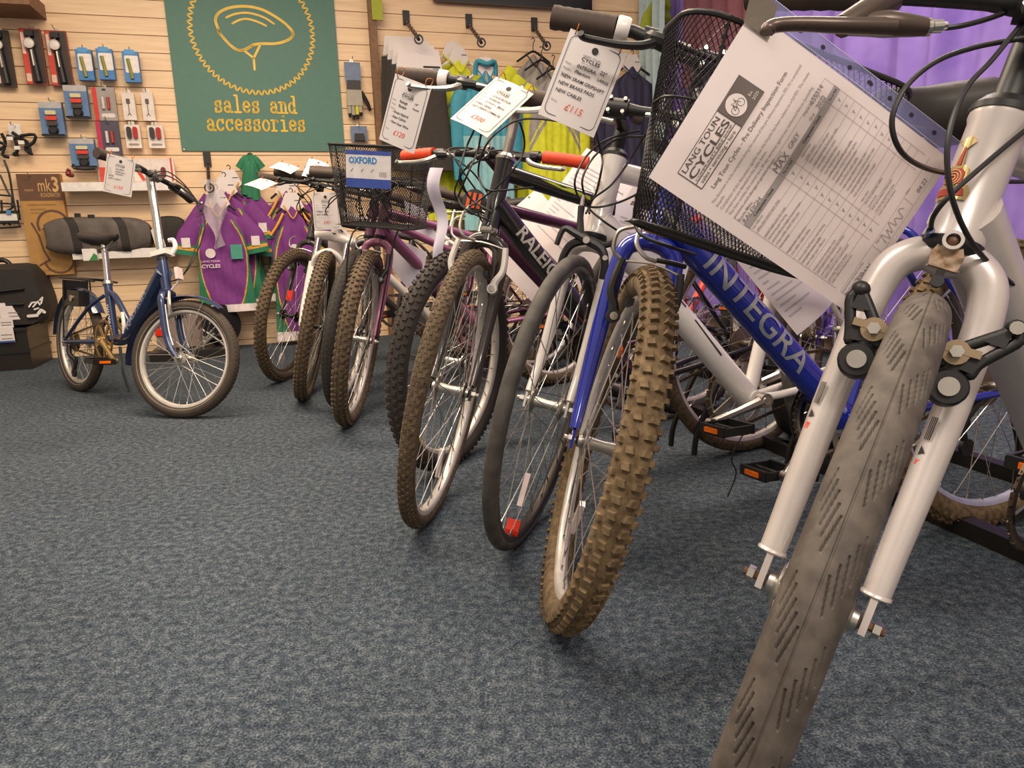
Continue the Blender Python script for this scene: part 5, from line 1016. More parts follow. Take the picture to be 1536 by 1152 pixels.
# 5 knobbly bike with orange grips
TE = Pose([-.2026, 2.1465, -115.4016, 5.595, 32.9706, 71.0042], .335, .042, 1.05, bb=(-.62, -.03))
OGR = mat('orange_grip', 'ee4a22', .6, bump=.15)
bE, ptE, hE, frE, fkE = bicycle('mountain bike with orange red grips and knobbly black tyre behind the black bike', TE, dict(tyre_r=.0275, tread='knob', N=84, rim_m=RMS, tyre_m=mat('clean_rubber', '3a332e', .85, bump=.2), seg=90, head=(.41, .535), seat_tube=(-.75, .36), saddle_z=.52, frame_m=DPU, fork='steel', fork_m=CHAR, leg_r=.014,
    radii=(.022, .018, .015), bar=(.11, .625, .31, .0, .04), grip_m=OGR, lev_m=ALU, crank=.6, crank_m=BLK, guard=BLK))
mb = MB()
mb.lathe(TE.C+TE.s*.0135, TE.s, [(.335-.055+.012, 0), (.335-.055+.0, .0004)], 12, a0=0, a1=.001)
up_ = np.cross(TE.d, TE.s); mb = MB()
for i in range(10):
    for g_ in (0,):
        t1, t2 = -.62-.022*i, -.62-.022*(i+1); f = lambda th, r_: TE.C+(TE.d*cos(th)+up_*sin(th))*r_+TE.s*.0138
        mb.add([f(t1, .286), f(t2, .286), f(t2, .277), f(t1, .277)], [(0, 1, 2, 3)])
mb.build('yellow_rim_sticker', mat('sticker_yellow', 'e8c02a', .4), bE, smooth=0)
# 6 pink-purple bike with basket
TD = Pose([-.642, 2.706, -89.46, 11.207, 55.5, 73.116], .335, .042, 1.02, bb=(-.60, -.02))
bD, ptD, hD, frD, fkD = bicycle('dusty pink mountain bike carrying a wire basket with a blue and white card', TD, dict(tyre_r=.0275, tread='knob', rim_m=RMS, tyre_m=TYB, seg=80, head=(.42, .55), seat_tube=(-.73, .36), saddle_z=.50, frame_m=PNK, fork='steel', fork_m=PNK, leg_r=.0145,
    radii=(.023, .017, .015), bar=(.06, .62, .30, .0, .04), brake='v', crank=2.0, twin=True, guard=mat('guard_pink', 'e08a8a', .4), refl=-1.7))
cD = V3(-.475, 2.599, 1.021); xD, yD, zD = V3(.948, -.302, -.098), V3(.076, -.084, .994), V3(-.309, -.949, -.057)
perD, bkD = basket(bD, cD, xD, yD, zD, .36, .30, .28, .22, .17, .0095, .0009, .004)
O = cD+zD*.006-xD*.085-yD*.018; mb = MB(); mb.prism([(0, 0), (.175, 0), (.175, -.125), (0, -.125)], O, xD, yD, zD, .001); cdD = mb.build('basket_card', mat('card_white', 'e9e3e2', .5), bkD, smooth=0)
mb = MB(); mb.plate([(0, 0), (.175, 0), (.175, -.014), (0, -.014)], O, xD, yD, zD, .0018); mb.plate([(0, -.125), (.175, -.125), (.175, -.094), (0, -.094)], O, xD, yD, zD, .0018); mb.build('blue_band', mat('card_blue', '3d55a8', .5), bkD, smooth=0)
mb = MB(); text(mb, 'OXFORD', O+xD*.012-yD*.043, xD, yD, zD, .030, .002, width=.11, bold=.035); mb.build('card_lettering', mat('letter_blue', '2c86c8', .5), bkD, smooth=0)
mb = MB(); 
for i in range(3): mb.stroke([(.02+.04*i, -.07), (.028+.04*i, -.062)], .003, O, xD, yD, zD, .002)
for i in range(7): mb.stroke([(.132+.004*i, -.085), (.132+.004*i, -.07)], .0018, O, xD, yD, zD, .002)
mb.build('card_print', mat('print_tan', 'a58e7c', .7), bkD, smooth=0)
mb = MB()
for g_ in (-1, 1): mb.tube([TD.S(.042, g_*.06, 0), TD.S(.16, g_*.08, .33), cD-yD*.28+xD*.07*g_-zD*.10], .003, 6, k=4)
mb.tube([TD.S(.05, 0, .55), cD-zD*.2-yD*.12], .012, 8); mb.build('basket_bracket', BLK, bD)
# 7 dark tyre, dark purple frame
TC = Pose([-.7355, 2.9849, -91.9234, 10.4168, 52.3311, 72.6897], .335, .042, 1.05, bb=(-.62, -.03))
bC, *_ = bicycle('dark purple bike with pale lettering, its black front wheel squeezed beside the basket bike', TC, dict(tyre_r=.0265, tread='dimple', rim_m=RMS, tyre_m=RUB, seg=72, head=(.42, .56), seat_tube=(-.76, .38), saddle_z=.52, frame_m=DPU, fork='steel', fork_m=CHAR, radii=(.020, .017, .015), bar=(.08, .655, .30, .01, .04), crank=1.2, name=('CRUISER', 1, .18, .03, WHT, .0), name_w=.22, levb_m=BLK))
# 8 white suspension fork
TB = Pose([-.949, 3.1594, -82.6129, 13.8719, 69.5227, 73.7734], .335, .042, 1.05, bb=(-.62, -.03))
bB, ptB, hB, frB, fkB = bicycle('mountain bike with white suspension fork, second bike from the wall', TB, dict(tyre_r=.0265, tread='knob', rim_m=RMD, tyre_m=TYB, seg=72, head=(.44, .565), seat_tube=(-.76, .38), saddle_z=.54, frame_m=WPT, fork='suspension', fork_m=WPT, hub_m=HUBB, radii=(.021, .017, .015), bar=(.075, .655, .30, .0, .04), crank=.3))
mb = MB(); o_ = TB.S(.030, -.064, .19); A_ = -TB.a
text(mb, 'RCKTRAIL', o_+TB.q*.014, A_, TB.s*1.0, nrm(np.cross(A_, TB.s)), .026, .003, width=.11, bold=.02); mb.build('fork_lettering', INK, fkB, smooth=0)
# 9 furthest of the row
TA = Pose([-1.1732, 3.6112, -98.3953, 10.8816, 50.2911, 73.5878], .335, .042, 1.05, bb=(-.62, -.03))
bA, ptA, hA, frA, fkA = bicycle('dark mountain bike at the far end of the row, next to the purple jerseys', TA, dict(tyre_r=.0265, tread='knob', rim_m=RMD, tyre_m=TYB, seg=72, head=(.42, .555), seat_tube=(-.76, .38), saddle_z=.54, frame_m=CHAR, fork='steel', fork_m=CHAR, hub_m=HUBB, radii=(.021, .017, .015), bar=(.08, .675, .30, .0, .03), brake='v', crank=.9))
mb = MB(); mb.box(TA.S(.05, -.02, .10), TA.s, TA.a, TA.q, .03, .05, .012); mb.build('red_reflector', REDR, bA, smooth=0)
mb = MB(); mb.lathe(TA.C+(TA.d*cos(-1.3)+np.cross(TA.d, TA.s)*sin(-1.3))*.22, TA.s, [(0, 0), (.03, 0), (.03, .004), (0, .005)], 16); mb.build('spoke_reflector', _M['clear_reflector'], bA)
# two more behind
g2_ = 'bicycles standing behind the rack'
def back_pose(cx, cy, hd): return Pose([cx, cy, hd, 2, 4, 71], .335, .042, 1.05, bb=(-.62, -.03))
TR = back_pose(1.28, 3.72, 47)
bicycle('red framed bike standing behind the rack near the corner', TR, dict(tyre_r=.025, tread='none', rim_m=RMS, seg=60, head=(.42, .56), seat_tube=(-.76, .38), saddle_z=.5, frame_m=RDP, fork='steel', fork_m=RDP, radii=(.02, .017, .015), bar=(.08, .64, .3, .0, .03), levers=False, cables=False, crank=.2), g2_)
TV = back_pose(1.58, 3.28, 60)
bicycle('violet framed bike standing behind the rack by the purple curtain', TV, dict(tyre_r=.025, tread='none', rim_m=RMS, seg=60, head=(.42, .56), seat_tube=(-.76, .36), saddle_z=.46, frame_m=VIO, fork='steel', fork_m=VIO, radii=(.02, .017, .015), bar=(.08, .62, .3, .0, .03), levers=False, cables=False, crank=1.4), g2_)

# ---------------------------------------------------------------- folding bicycle
T = Pose([-1.363, 2.854, -10.957, 15.313, 27.407, 77.681], .245, .035, .98, 72, bb=(-.60, .035)); F = T.F; Sx = T.S
t = thing('folding_bicycle', V3(T.C[0], T.C[1], 0), 'navy blue folding bicycle with small wheels and tall silver handlebar post', 'bicycle')
REF = mat('reflective_stripe', 'e4d8c8', .4)
hd = nrm(T.fx()-T.sf*(T.fx()@T.sf))
for nm, C_, s_, d_, hw_ in (('front_wheel', T.C, T.s, T.d, .09), ('rear_wheel', F(-.98, 0), T.sf, hd, .12)):
    wh = wheel(t, nm, C_, s_, d_, .245, .0235, 'dimple', RMS, mat('dark_brown_rubber', '453a30', .8, bump=.2), hubw=hw_, seg=80, n=36, sr=.0013, rimw=.014, rear=nm[0] == 'r')
    for g_ in (-1, 1): mb = MB(); mb.lathe(C_+s_*g_*.0205, s_, [(.2115, 0), (.2145, 0), (.2145, g_*.0015), (.2115, g_*.0015)], 80, closed=True); mb.build('reflective_line', REF, wh)
mb = MB(); mb.tube([T.H(.295), T.H(.43)], .021, 18)
P1 = T.H(.385); HG = F(-.44, .085); mb.tube([P1, P1*.5+HG*.5-T.fz()*.012, HG, F(-.52, .045), F(-.60, .035)], [.034, .034, .033, .028, .024], 16, k=5)
mb.tube([F(-.60, .035), F(-.68, .30)], .018, 14); mb.cyl(F(-.6, .035, -.036), F(-.6, .035, .036), .022, n=16)
mb.tube([F(-.665, .25), F(-.60, .235), F(-.49, .145), F(-.465, .10)], .0135, 12, k=5)
for g_ in (-1, 1):
    mb.tube([F(-.63, .03, g_*.02), F(-.72, .02, g_*.045), F(-.98, 0, g_*.066)], [.012, .012, .010], 10, k=3); mb.tube([F(-.67, .235, g_*.02), F(-.76, .17, g_*.055), F(-.98, .01, g_*.068)], [.0085, .0085, .008], 10, k=3); mb.box(F(-.98, 0, g_*.068), T.fx(), T.fz(), T.sf, .05, .045, .005)
fr = mb.build('frame', NVY, t, smooth=50)
mb = MB(); mb.tube([F(-.485, .165, -.02), F(-.455, .125, -.028), F(-.45, .075, -.028)], .008, 8, k=3); mb.build('hinge_clamp', WHT, fr)
mb = MB(); ax = nrm(HG-P1); n_ = -T.sf; ax2 = -ax; up_ = np.cross(n_, ax2)
mp = lambda X, Y: HG+ax2*(.03+X)+(n_*cos((Y-.016)/.034)+up_*sin((Y-.016)/.034))*.0352
text(mb, 'RALEIGH', V3(0, 0, 0), None, None, None, .045, width=.24, bold=.01, shear=.2, map=mp, cut=True); mb.build('frame_lettering', mat('decal_pale', 'aab0c0', .4), fr, smooth=0)
mb = MB(); ax = nrm(F(-.68, .30)-F(-.60, .035)); up_ = np.cross(-T.sf, ax); mp = lambda X, Y: F(-.615, .085)+ax*X+(-T.sf*cos((Y-.011)/.018)+up_*sin((Y-.011)/.018))*.019
text(mb, 'PARKWAY', V3(0, 0, 0), None, None, None, .028, width=.12, bold=.02, map=mp, cut=True); mb.build('seat_tube_lettering', WHT, fr, smooth=0)
fm = MB()
for g_ in (-1, 1): fm.tube([Sx(0, g_*.02, .285), Sx(0, g_*.042, .265), Sx(0, g_*.048, .22), Sx(.0, g_*.050, .12), Sx(.012, g_*.052, .05), Sx(.035, g_*.054, 0)], [.016, .0155, .015, .0145, .013, .010], 12, k=5)
fm.tube([Sx(0, -.03, .285), Sx(0, 0, .293), Sx(0, .03, .285)], .019, 12); fk = fm.build('fork', NVY, t, smooth=50)
for g_ in (-1, 1):
    mb = MB(); mb.tube([Sx(.0152, g_*.048, .23), Sx(.0150, g_*.050, .12), Sx(.026, g_*.052, .055)], .003, 6, k=3); mb.build('white_stripe', WHT, fk)
mb = MB(); mb.tube([T.S(0, 0, .43), T.S(0, 0, .445)], .022, 16); mb.build('headset', BLK, t)
mb = MB(); mb.tube([Sx(0, 0, .475), Sx(0, 0, .80)], .0165, 16); hp = mb.build('handlebar_post', mat('post_silver', 'd3cfc9', .22, .9), t)
mb = MB(); mb.box(Sx(0, 0, .463), T.q, T.s, T.a, .07, .05, .022); mb.tube([Sx(.03, .03, .465), Sx(.045, .035, .49), Sx(.04, .035, .52), Sx(.02, .035, .525)], .010, 8, k=4); mb.tube([Sx(-.01, .03, .46), Sx(-.035, .05, .45)], .008, 8); mb.build('post_hinge', WHT, hp)
cfg = dict(bar=(.02, .800, .285, .0, .03), head=(.30, .785), grip_s=1.3, grip_m=mat('dark_grip', '40342c', .7), grip_l=.12, levers=True, lev_m=ALU, stem_m=ALU)
hB_, ptX = bar(t, T, cfg)
for zz, nm in ((.0, 'brake_cable_housing'), (.02, 'gear_cable_housing')):
    cable(t, [T.S(.05, -.08+zz, .77), T.S(.09, 0, .80-zz), T.S(.13, .08, .72), T.S(.14+zz, .10, .60), T.S(.11, .07+zz, .47), T.S(.05, .04, .36), T.H(.36, -.08, .03)], nm=nm)
mb = MB(); mb.tube([F(-.675, .29), F(-.695, .385), F(-.715, .47)], .0145, 14); mb.build('seat_post', CHR, t)
mb = MB(); mb.tube([F(-.676, .287), F(-.681, .302)], .022, 14); mb.build('seat_clamp', ALU, fr)
saddle(t, F(-.715, .50), T.fx(), T.fz(), T.sf, mat('saddle_brown_black', '332b27', .5), L=.27, Wd=.085)
crank(t, T, -.55, .092, mat('worn_brass', 'a88a58', .35, .8), y=-.05, L=.16); chain(t, T, .085, .03, y=-.05); cassette(t, T, n=6, m_=mat('brass_cogs', 'b08c4c', .35, .8))
def guard_(nm, C_, s_, d_, a0, a1, R_=.262, w_=.028):
    up_ = np.cross(d_, s_); mb = MB()
    mb.grid(lambda u, v: C_+(d_*cos(a0+(a1-a0)*u)+up_*sin(a0+(a1-a0)*u))*(R_+.010*cos((v-.5)*pi)-.004)+s_*w_*(2*v-1)*1.0, 40, 8); b = mb.build(nm, NVY, t, smooth=70)
    mb = MB()
    for g_ in (-1, 1): mb.tube([C_+s_*g_*.05, C_+(d_*cos(a0+.3)+up_*sin(a0+.3))*.255+s_*g_*.026], .0018, 5)
    mb.build('mudguard_stay', STL, b)
guard_('front_mudguard', T.C, T.s, T.d, rad(52), rad(186)); guard_('rear_mudguard', F(-.98, 0), T.sf, hd, rad(35), rad(176))
for g_ in (-1, 1):
    mb = MB(); mb.tube([Sx(.03, g_*.045, .185), Sx(.035, g_*.05, .23), Sx(.03, g_*.03, .285)], [.010, .008, .006], 8, k=4); mb.build('brake_arm', ALU, t); 
mb = MB(); mb.tube([Sx(.02, .0, .30), Sx(.05, .0, .32), Sx(.06, .0, .335)], .004, 6); mb.box(Sx(.065, 0, .36), T.s, T.a, T.q, .035, .05, .014); mb.build('front_reflector', mat('clear_reflector', 'e9d6d2', .2), t, smooth=0)
mb = MB()
for g_ in (-1, 1): mb.tube([F(-.70, .30, g_*.05), F(-.80, .305, g_*.06), F(-1.06, .31, g_*.06)], .005, 6); mb.tube([F(-.99, .02, g_*.07), F(-1.02, .30, g_*.06)], .004, 6)
for k_ in range(4): mb.tube([F(-.80-.08*k_, .31, -.06), F(-.80-.08*k_, .31, .06)], .0045, 6)
mb.box(F(-1.03, .265, 0), T.fx(), T.fz(), T.sf, .012, .07, .11); rk = mb.build('rear_rack', BLK, t)
mb = MB()
for g_ in (-1, 1): mb = MB(); mb.cyl(F(-1.04, .265, g_*.03), F(-1.046, .265, g_*.03), .006, n=8); mb.build('rack_bolt', ALU, rk)
mb = MB(); mb.box(F(-.845, .215, -.06), T.fx(), T.fz(), T.sf, .13, .075, .05, tz=.9); lk = mb.build('frame_lock', BLK, t, smooth=0)
mb = MB(); mb.cyl(F(-.86, .215, -.085), F(-.86, .215, -.089), .016, n=12); mb.build('lock_barrel', STL, lk)
mb = MB(); mb.tube([F(-.62, .0, .03), F(-.70, -.12, .08), F(-.72, -.235, .12)], .007, 8); mb.build('kickstand', CHR, t)
# ================================================================ price tags
CAM = V3(0, 0, CH)
def tag_card(lb, TL, x, y, k, lines, price, Wt=.12, Lt=.17, group='white price tags hung on the handlebars', big=1.):
    x = nrm(x); y = nrm(np.array(y)-x*(np.array(y)@x)); n = np.cross(x, y); TL = CAM+k*(np.array(TL)-CAM); w_, h_ = Wt*k, Lt*k
    t = thing('price_tag', TL-y*h_*.5+x*w_*.5, lb, 'price tag', group); O = TL
    if n@(CAM-TL) < 0: pass
    bend = lambda X, Y: O+x*X+y*Y+n*(.004*sin(pi*X/w_))
    mb = MB(); mb.grid(lambda u, v: bend(w_*u, -h_*v), 10, 6); nb = len(mb.v); mb.grid(lambda u, v: bend(w_*u, -h_*(1-v))-n*.0007, 10, 6); mb.build('card', PAP, t, smooth=60)
    e = .0012; f = lambda X, Y: bend(X, Y)+n*e
    P = rrect(.06*w_, -.95*h_, .94*w_, -.05*h_, .10*w_, 5); mb = MB()
    for a, b in zip(P, P[1:]+P[:1]):
        a, b = V3(*a), V3(*b); 
        if np.linalg.norm(b-a) < 1e-6: continue
        d_ = (b-a)/np.linalg.norm(b-a); q_ = V3(-d_[1], d_[0])*.0006*k; mb.add([f(*(a-q_)), f(*(b-q_)), f(*(b+q_)), f(*(a+q_))], [(0, 1, 2, 3)])
    c_ = (.5*w_, -.13*h_); mb.add([f(c_[0]+.055*w_*cos(a), c_[1]+.055*w_*sin(a)) for a in np.linspace(0, 2*pi, 20, endpoint=False)], [tuple(range(20))])
    text(mb, 'LANG TOUN', O, None, None, None, .030*h_, width=.30*w_, map=lambda X, Y: f(.35*w_+X, -.225*h_+Y))
    text(mb, 'CYCLES', O, None, None, None, .058*h_, width=.32*w_, bold=.02, map=lambda X, Y: f(.34*w_+X, -.275*h_+Y))
    text(mb, 'sales servicing hire', O, None, None, None, .016*h_, width=.30*w_, map=lambda X, Y: f(.35*w_+X, -.30*h_+Y))
    mb.build('printed_heading', INK, t, smooth=0)
    mb = MB(); yy = -.365
    for i, l in enumerate(('Make:', 'Model:', 'Details:')): text(mb, l, O, None, None, None, .034*h_, map=lambda X, Y: f(.11*w_+X, (-.365-.062*i)*h_+Y))
    text(mb, 'Price:', O, None, None, None, .034*h_, map=lambda X, Y: f(.11*w_+X, -.80*h_+Y)); mb.build('form_words', GRY, t, smooth=0)
    mb = MB(); rs = random.Random(len(lb))
    for (s_, X0, Y0, hh) in lines:
        sl_ = rs.uniform(-.03, .02); text(mb, s_, O, None, None, None, hh*h_*1.12, shear=.15, bold=.012, map=lambda X, Y: f(X0*w_+X*1.0, Y0*h_+Y+X*sl_))
    mb.build('handwriting', mat('biro_black', '1f1c22', .7), t, smooth=0)
    mb = MB(); text(mb, price, O, None, None, None, .11*h_, shear=.2, map=lambda X, Y: f(.36*w_+X, -.845*h_+Y)); mb.build('price', RED, t, smooth=0)
    mb = MB()
    for X in (.10, .88): mb.tube([f(X*w_, -.03*h_), f(X*w_, .02*h_)+n*.006, f(X*w_, .09*h_)+n*.003, f(X*w_, .10*h_)-n*.02, f(X*w_, .0*h_)-n*.016, f(X*w_, -.03*h_)-n*.002], .0011*max(k, 1), 6, k=4)
    mb.build('elastic_band', mat('band_orange', 'c8742a', .6), t)
    mb = MB()
    for X in (.10, .88): mb.add([f(X*w_+.012*w_*cos(a), -.04*h_+.012*w_*sin(a))+n*.0003 for a in np.linspace(0, 2*pi, 8, endpoint=False)], [tuple(range(8))])
    mb.build('punched_hole', BLK, t, smooth=0); return t
tag_card('price tag reading 120 pounds on the black bike\'s left-side grip', [-.278, 1.973, 1.123], [.809, -.443, -.386], [.343, -.178, .923], .965, [('Raleigh', .32, -.365, .05), ('19"', .72, -.33, .045), ('Frame', .70, -.40, .04), ('Escape', .32, -.43, .052), ('- Great Hybrid', .18, -.535, .048), ('- New Cables', .18, -.61, .048), ('- New Gear Wire', .18, -.685, .046)], '£120')
tag_card('bright price tag reading 500 pounds tilted in front of the teal jacket', [-.016, 1.876, 1.088], [.735, -.513, -.443], [.665, .421, .617], .93, [('CLAUD BUTLER', .34, -.365, .042), ('ECHELON', .34, -.43, .04), ('22 INCH CARBON', .32, -.50, .038), ('FORKS, GEARS', .14, -.575, .042), ('FAST URBAN COMMUTE', .14, -.65, .042)], '£500')
tag_card('large price tag for the blue bike, under the topmost dark grip', [.134, 1.493, 1.096], [.917, .045, -.395], [.394, .035, .918], .915, [('INTEGRA', .31, -.365, .05), ('22"', .70, -.335, .055), ('Phantom', .31, -.43, .048), ('LARGE', .70, -.41, .042), ('NEW SRAM GRIPSHIFT', .12, -.515, .048), ('NEW BRAKE PADS', .12, -.60, .048), ('NEW CABLES', .12, -.685, .048)], '£115')
tag_card('price tag hanging from the folding bicycle handlebar', [-1.806, 3.393, 1.113], [.939, .238, -.248], [.251, .019, .968], .848, [('RALEIGH', .36, -.365, .045), ('PARKWAY', .36, -.43, .045), ('FOLDING', .36, -.49, .04), ('RIDES', .14, -.56, .045), ('JUST LOVELY!', .14, -.63, .045)], '£150')
tag_card('price tag hanging upright beside the white fork, left of the small basket', [-.894, 3.384, .916], [.95, .3, .0], [-.05, .06, .99], .965, [('Giant', .36, -.365, .045), ('Rock', .36, -.43, .045), ('HYBRID TYRES', .12, -.535, .045), ('NEW CABLES', .12, -.61, .045)], '£95')
tag_card('nearly flat white tag over the farthest grip, above the purple jerseys', [-1.507, 4.552, 1.078], [.93, -.213, -.298], [.298, .914, .277], .80, [('Apollo', .36, -.365, .045), ('SERVICED', .14, -.56, .045)], '£80')
tag_card('flat white tag lying left of the second far grip, under the green sign', [-1.298, 4.276, 1.142], [.95, .033, -.31], [.051, .964, .26], .79, [('Trax', .36, -.365, .045), ('GOOD ORDER', .14, -.56, .045)], '£75')
tag_card('white tag touching the left rim of the small wire basket', [-1.179, 4.487, 1.179], [.94, .124, -.319], [.30, .75, .55], .715, [('Carrera', .36, -.365, .045), ('NEW TYRES', .14, -.56, .045)], '£110')
# ================================================================ inspection sheets in plastic pockets
SHT = mat('form_paper', 'e6d8d4', .45, var=.01, coat=.3); FILM = mat('pocket_film', '8f8fc0', .25, alpha=.62, coat=.5); INK2 = mat('form_ink', '94888a', .8)
x, y = nrm(V3(.547, .066, .835)), V3(-.832, -.07, .55); y = nrm(y-x*(x@y)); n = np.cross(x, y); n = n if n@(CAM-V3(.163, .845, .771)) > 0 else n
O = V3(.163, .845, .771); sg = 1 if n@(CAM-O) > 0 else -1; n = n*sg
Wp, Lp = .212, .305
def sf(X, Y, e=0.): u, v = X/.235, -Y/Lp; return O+x*X+y*Y+n*(.010*sin(pi*min(1, max(0, u)))*sin(pi*min(1, max(0, v)))+e)
t = thing('inspection_sheet', O+x*.1-y*.15, 'large inspection form in a punched plastic pocket hanging beside the silver bike', 'paper')
mb = MB(); mb.grid(lambda u, v: sf(Wp*u, -Lp*v*.985), 14, 18); mb.build('paper', SHT, t, smooth=80)
mb = MB(); mb.grid(lambda u, v: sf(Wp+(.235-Wp)*u, -Lp*v, .0005), 2, 18); st_ = mb.build('punched_strip', FILM, t, smooth=80)
mb = MB()
for v in (.05, .13, .19, .30, .43, .53, .63, .74, .86): c0 = (.2245, -Lp*v); mb.add([sf(c0[0]+.0026*cos(a)*(1.0), c0[1]+(.0042 if v in (.05, .19, .53) else .003)*sin(a), .0012) for a in np.linspace(0, 2*pi, 12, endpoint=False)], [tuple(range(12))])
mb.build('punch_holes', mat('hole_dark', '2a2638', .8), st_, smooth=0)
mb = MB()
for X in (.2140, .2335):
    for i in range(110): a = -Lp*i/110; mb.add([sf(X, a, .0012), sf(X+.0009, a, .0012), sf(X+.0009, a-.0016, .0012), sf(X, a-.0016, .0012)], [(0, 1, 2, 3)])
mb.build('welded_seam', mat('seam_white', 'd9d6e6', .5), st_, smooth=0)
def L_(mb, x0, y0, x1, y1, w_=.0007, e=.0008):
    a, b = V3(x0, y0), V3(x1, y1); d_ = (b-a)/np.linalg.norm(b-a); q_ = V3(-d_[1], d_[0])*w_/2; N = max(1, int(np.linalg.norm(b-a)/.02))
    for i in range(N):
        p0, p1 = a+(b-a)*i/N, a+(b-a)*(i+1)/N; mb.add([sf(*(p0-q_), e), sf(*(p1-q_), e), sf(*(p1+q_), e), sf(*(p0+q_), e)], [(0, 1, 2, 3)])
def R_(mb, x0, y0, x1, y1, e=.0006):
    N = 8
    for i in range(N):
        a, b = x0+(x1-x0)*i/N, x0+(x1-x0)*(i+1)/N; M_ = max(1, int(abs(y1-y0)/.02))
        for j in range(M_): c, d_ = y0+(y1-y0)*j/M_, y0+(y1-y0)*(j+1)/M_; mb.add([sf(a, c, e), sf(b, c, e), sf(b, d_, e), sf(a, d_, e)], [(0, 1, 2, 3)])
T_ = lambda mb, s_, X0, Y0, h, w_=None, b=0., sh=0., res=2: text(mb, s_, O, None, None, None, h, width=w_, bold=b, shear=sh, res=res, map=lambda X, Y: sf(X0+X, Y0+Y, .0009))
# letterhead
mb = MB(); L_(mb, .022, -.026, .102, -.026, .0008); L_(mb, .022, -.026, .022, -.060, .0010); L_(mb, .022, -.060, .102, -.060, .0012); L_(mb, .022, -.0515, .102, -.0515, .0010); L_(mb, .102, -.026, .102, -.06, .001)
T_(mb, 'LANG TOUN', .026, -.0345, .0095, .070); T_(mb, 'CYCLES', .025, -.0462, .0125, .074, .015, res=4); T_(mb, 'COMMUNITY BIKE SHOP', .026, -.0505, .0042, .072); T_(mb, 'sales • servicing • hire', .028, -.0575, .0062, .066)
T_(mb, 'Lang Toun Cycles – Pre Delivery Inspection Form', .030, -.072, .0074, .148, 0.); mb.build('letterhead', mat('letterhead_ink', '5a504d', .8), t, smooth=0)
mb = MB(); R_(mb, .102, -.0255, .147, -.0605, .0008); lg = mb.build('logo_block', mat('logo_grey', '6e625c', .8), t, smooth=0)
mb = MB(); mb.add([sf(.118+.0125*cos(a), -.041+.0125*sin(a), .0012) for a in np.linspace(0, 2*pi, 32, endpoint=False)], [tuple(range(32))]); T_2 = lambda mb, s_, X0, Y0, h: text(mb, s_, O, None, None, None, h, map=lambda X, Y: sf(X0+X, Y0+Y, .0012)); T_2(mb, 'Est.', .134, -.049, .0048); T_2(mb, '2020', .133, -.0555, .0052); mb.build('logo_disc', SHT, lg, smooth=0)
mb = MB()
for cx_ in (.112, .1235):
    for i in range(16): a0, a1 = 2*pi*i/16, 2*pi*(i+1)/16; L_(mb, cx_+.0042*cos(a0), -.0435+.0042*sin(a0), cx_+.0042*cos(a1), -.0435+.0042*sin(a1), .0005, .0016)
for a, b in (((.112, -.0435), (.1155, -.0375)), ((.1155, -.0375), (.121, -.0375)), ((.121, -.0375), (.1165, -.043)), ((.1165, -.043), (.112, -.0435)), ((.1155, -.0375), (.1165, -.043)), ((.1235, -.0435), (.1205, -.0355)), ((.1205, -.0355), (.1225, -.035)), ((.1145, -.036), (.117, -.036))): L_(mb, *a, *b, .0005, .0016)
mb.build('logo_bicycle', INK, lg, smooth=0)
mb = MB(); body = ['This document is to be completed during the course of the pre delivery inspection, PDI, for a completed', 'bicycle.', 'Completion of this document signifies that this bicycle has been subject to a full PDI. The checks', 'carried out are detailed in the table below.', 'This form entitles the owner to a 28 day warranty against any mechanical failures (excluding', 'punctures, crash damage or general misuse).']
for i, l in enumerate(body): T_(mb, l, .016, -.0815-.0062*i, .0050, min(.178, .0018*len(l)))
rs = random.Random(4); words = 'brake adjusted secure cables tyres seated wheel true spokes tension stem bolts torque headset play crank pedals chain gear index saddle height lever reach pads toe hub bearing frame check reflector fitted rim tested'.split()
RY = [-.139, -.1455, -.152, -.158, -.165, -.1715, -.178, -.188, -.197, -.2035, -.210, -.2165, -.223, -.232, -.239, -.246]
for i in range(22):
    Y = -.139-.0058*i
    for X0 in (.018, .112):
        if rs.random() < .92: l = ' '.join(rs.choice(words) for _ in range(rs.choice((2, 4, 5, 6)))); T_(mb, l, X0, Y, .0048, min(.062, .0014*len(l)))
T_(mb, 'Bicycle Make:', .016, -.1195, .0048, None, .01); T_(mb, 'Model:', .088, -.1165, .0048, None, .01); T_(mb, 'Frame #', .150, -.115, .0048, None, .01); T_(mb, 'GI #', .150, -.124, .0048, None, .01); T_(mb, 'Inspection carried out by', .016, -.279, .0042, .042); T_(mb, 'Mechanic Name', .016, -.2845, .0045, .032, .01); T_(mb, 'Signed', .085, -.279, .0042); T_(mb, 'Date', .150, -.276, .0042)
mb.build('form_text', INK2, t, smooth=0)
mb = MB(); R_(mb, .016, -.126, .198, -.1345); mb.build('grey_table_band', mat('band_grey', 'a39a97', .8), t, smooth=0)
mb = MB(); T_(mb, 'Component Check', .030, -.1315, .0048, .036, .01); T_(mb, 'Yes or N/A', .085, -.1315, .0042, .018); T_(mb, 'Component Check', .125, -.1315, .0048, .036, .01); T_(mb, 'Yes or N/A', .180, -.1315, .0042, .016); mb.build('band_words', INK, t, smooth=0)
mb = MB()
for X in (.016, .083, .103, .178, .198): L_(mb, X, -.112, X, -.268, .0004)
for i in range(12): Y = -.1345-.0111*i; L_(mb, .016, Y, .198, Y, .0004)
L_(mb, .016, -.112, .198, -.112, .0004); L_(mb, .016, -.275, .198, -.275, .0004); L_(mb, .016, -.292, .198, -.292, .0004); L_(mb, .016, -.275, .016, -.292, .0004); L_(mb, .080, -.275, .080, -.292, .0004); L_(mb, .145, -.275, .145, -.292, .0004); mb.build('table_lines', mat('line_grey', 'a3979a', .8), t, smooth=0)
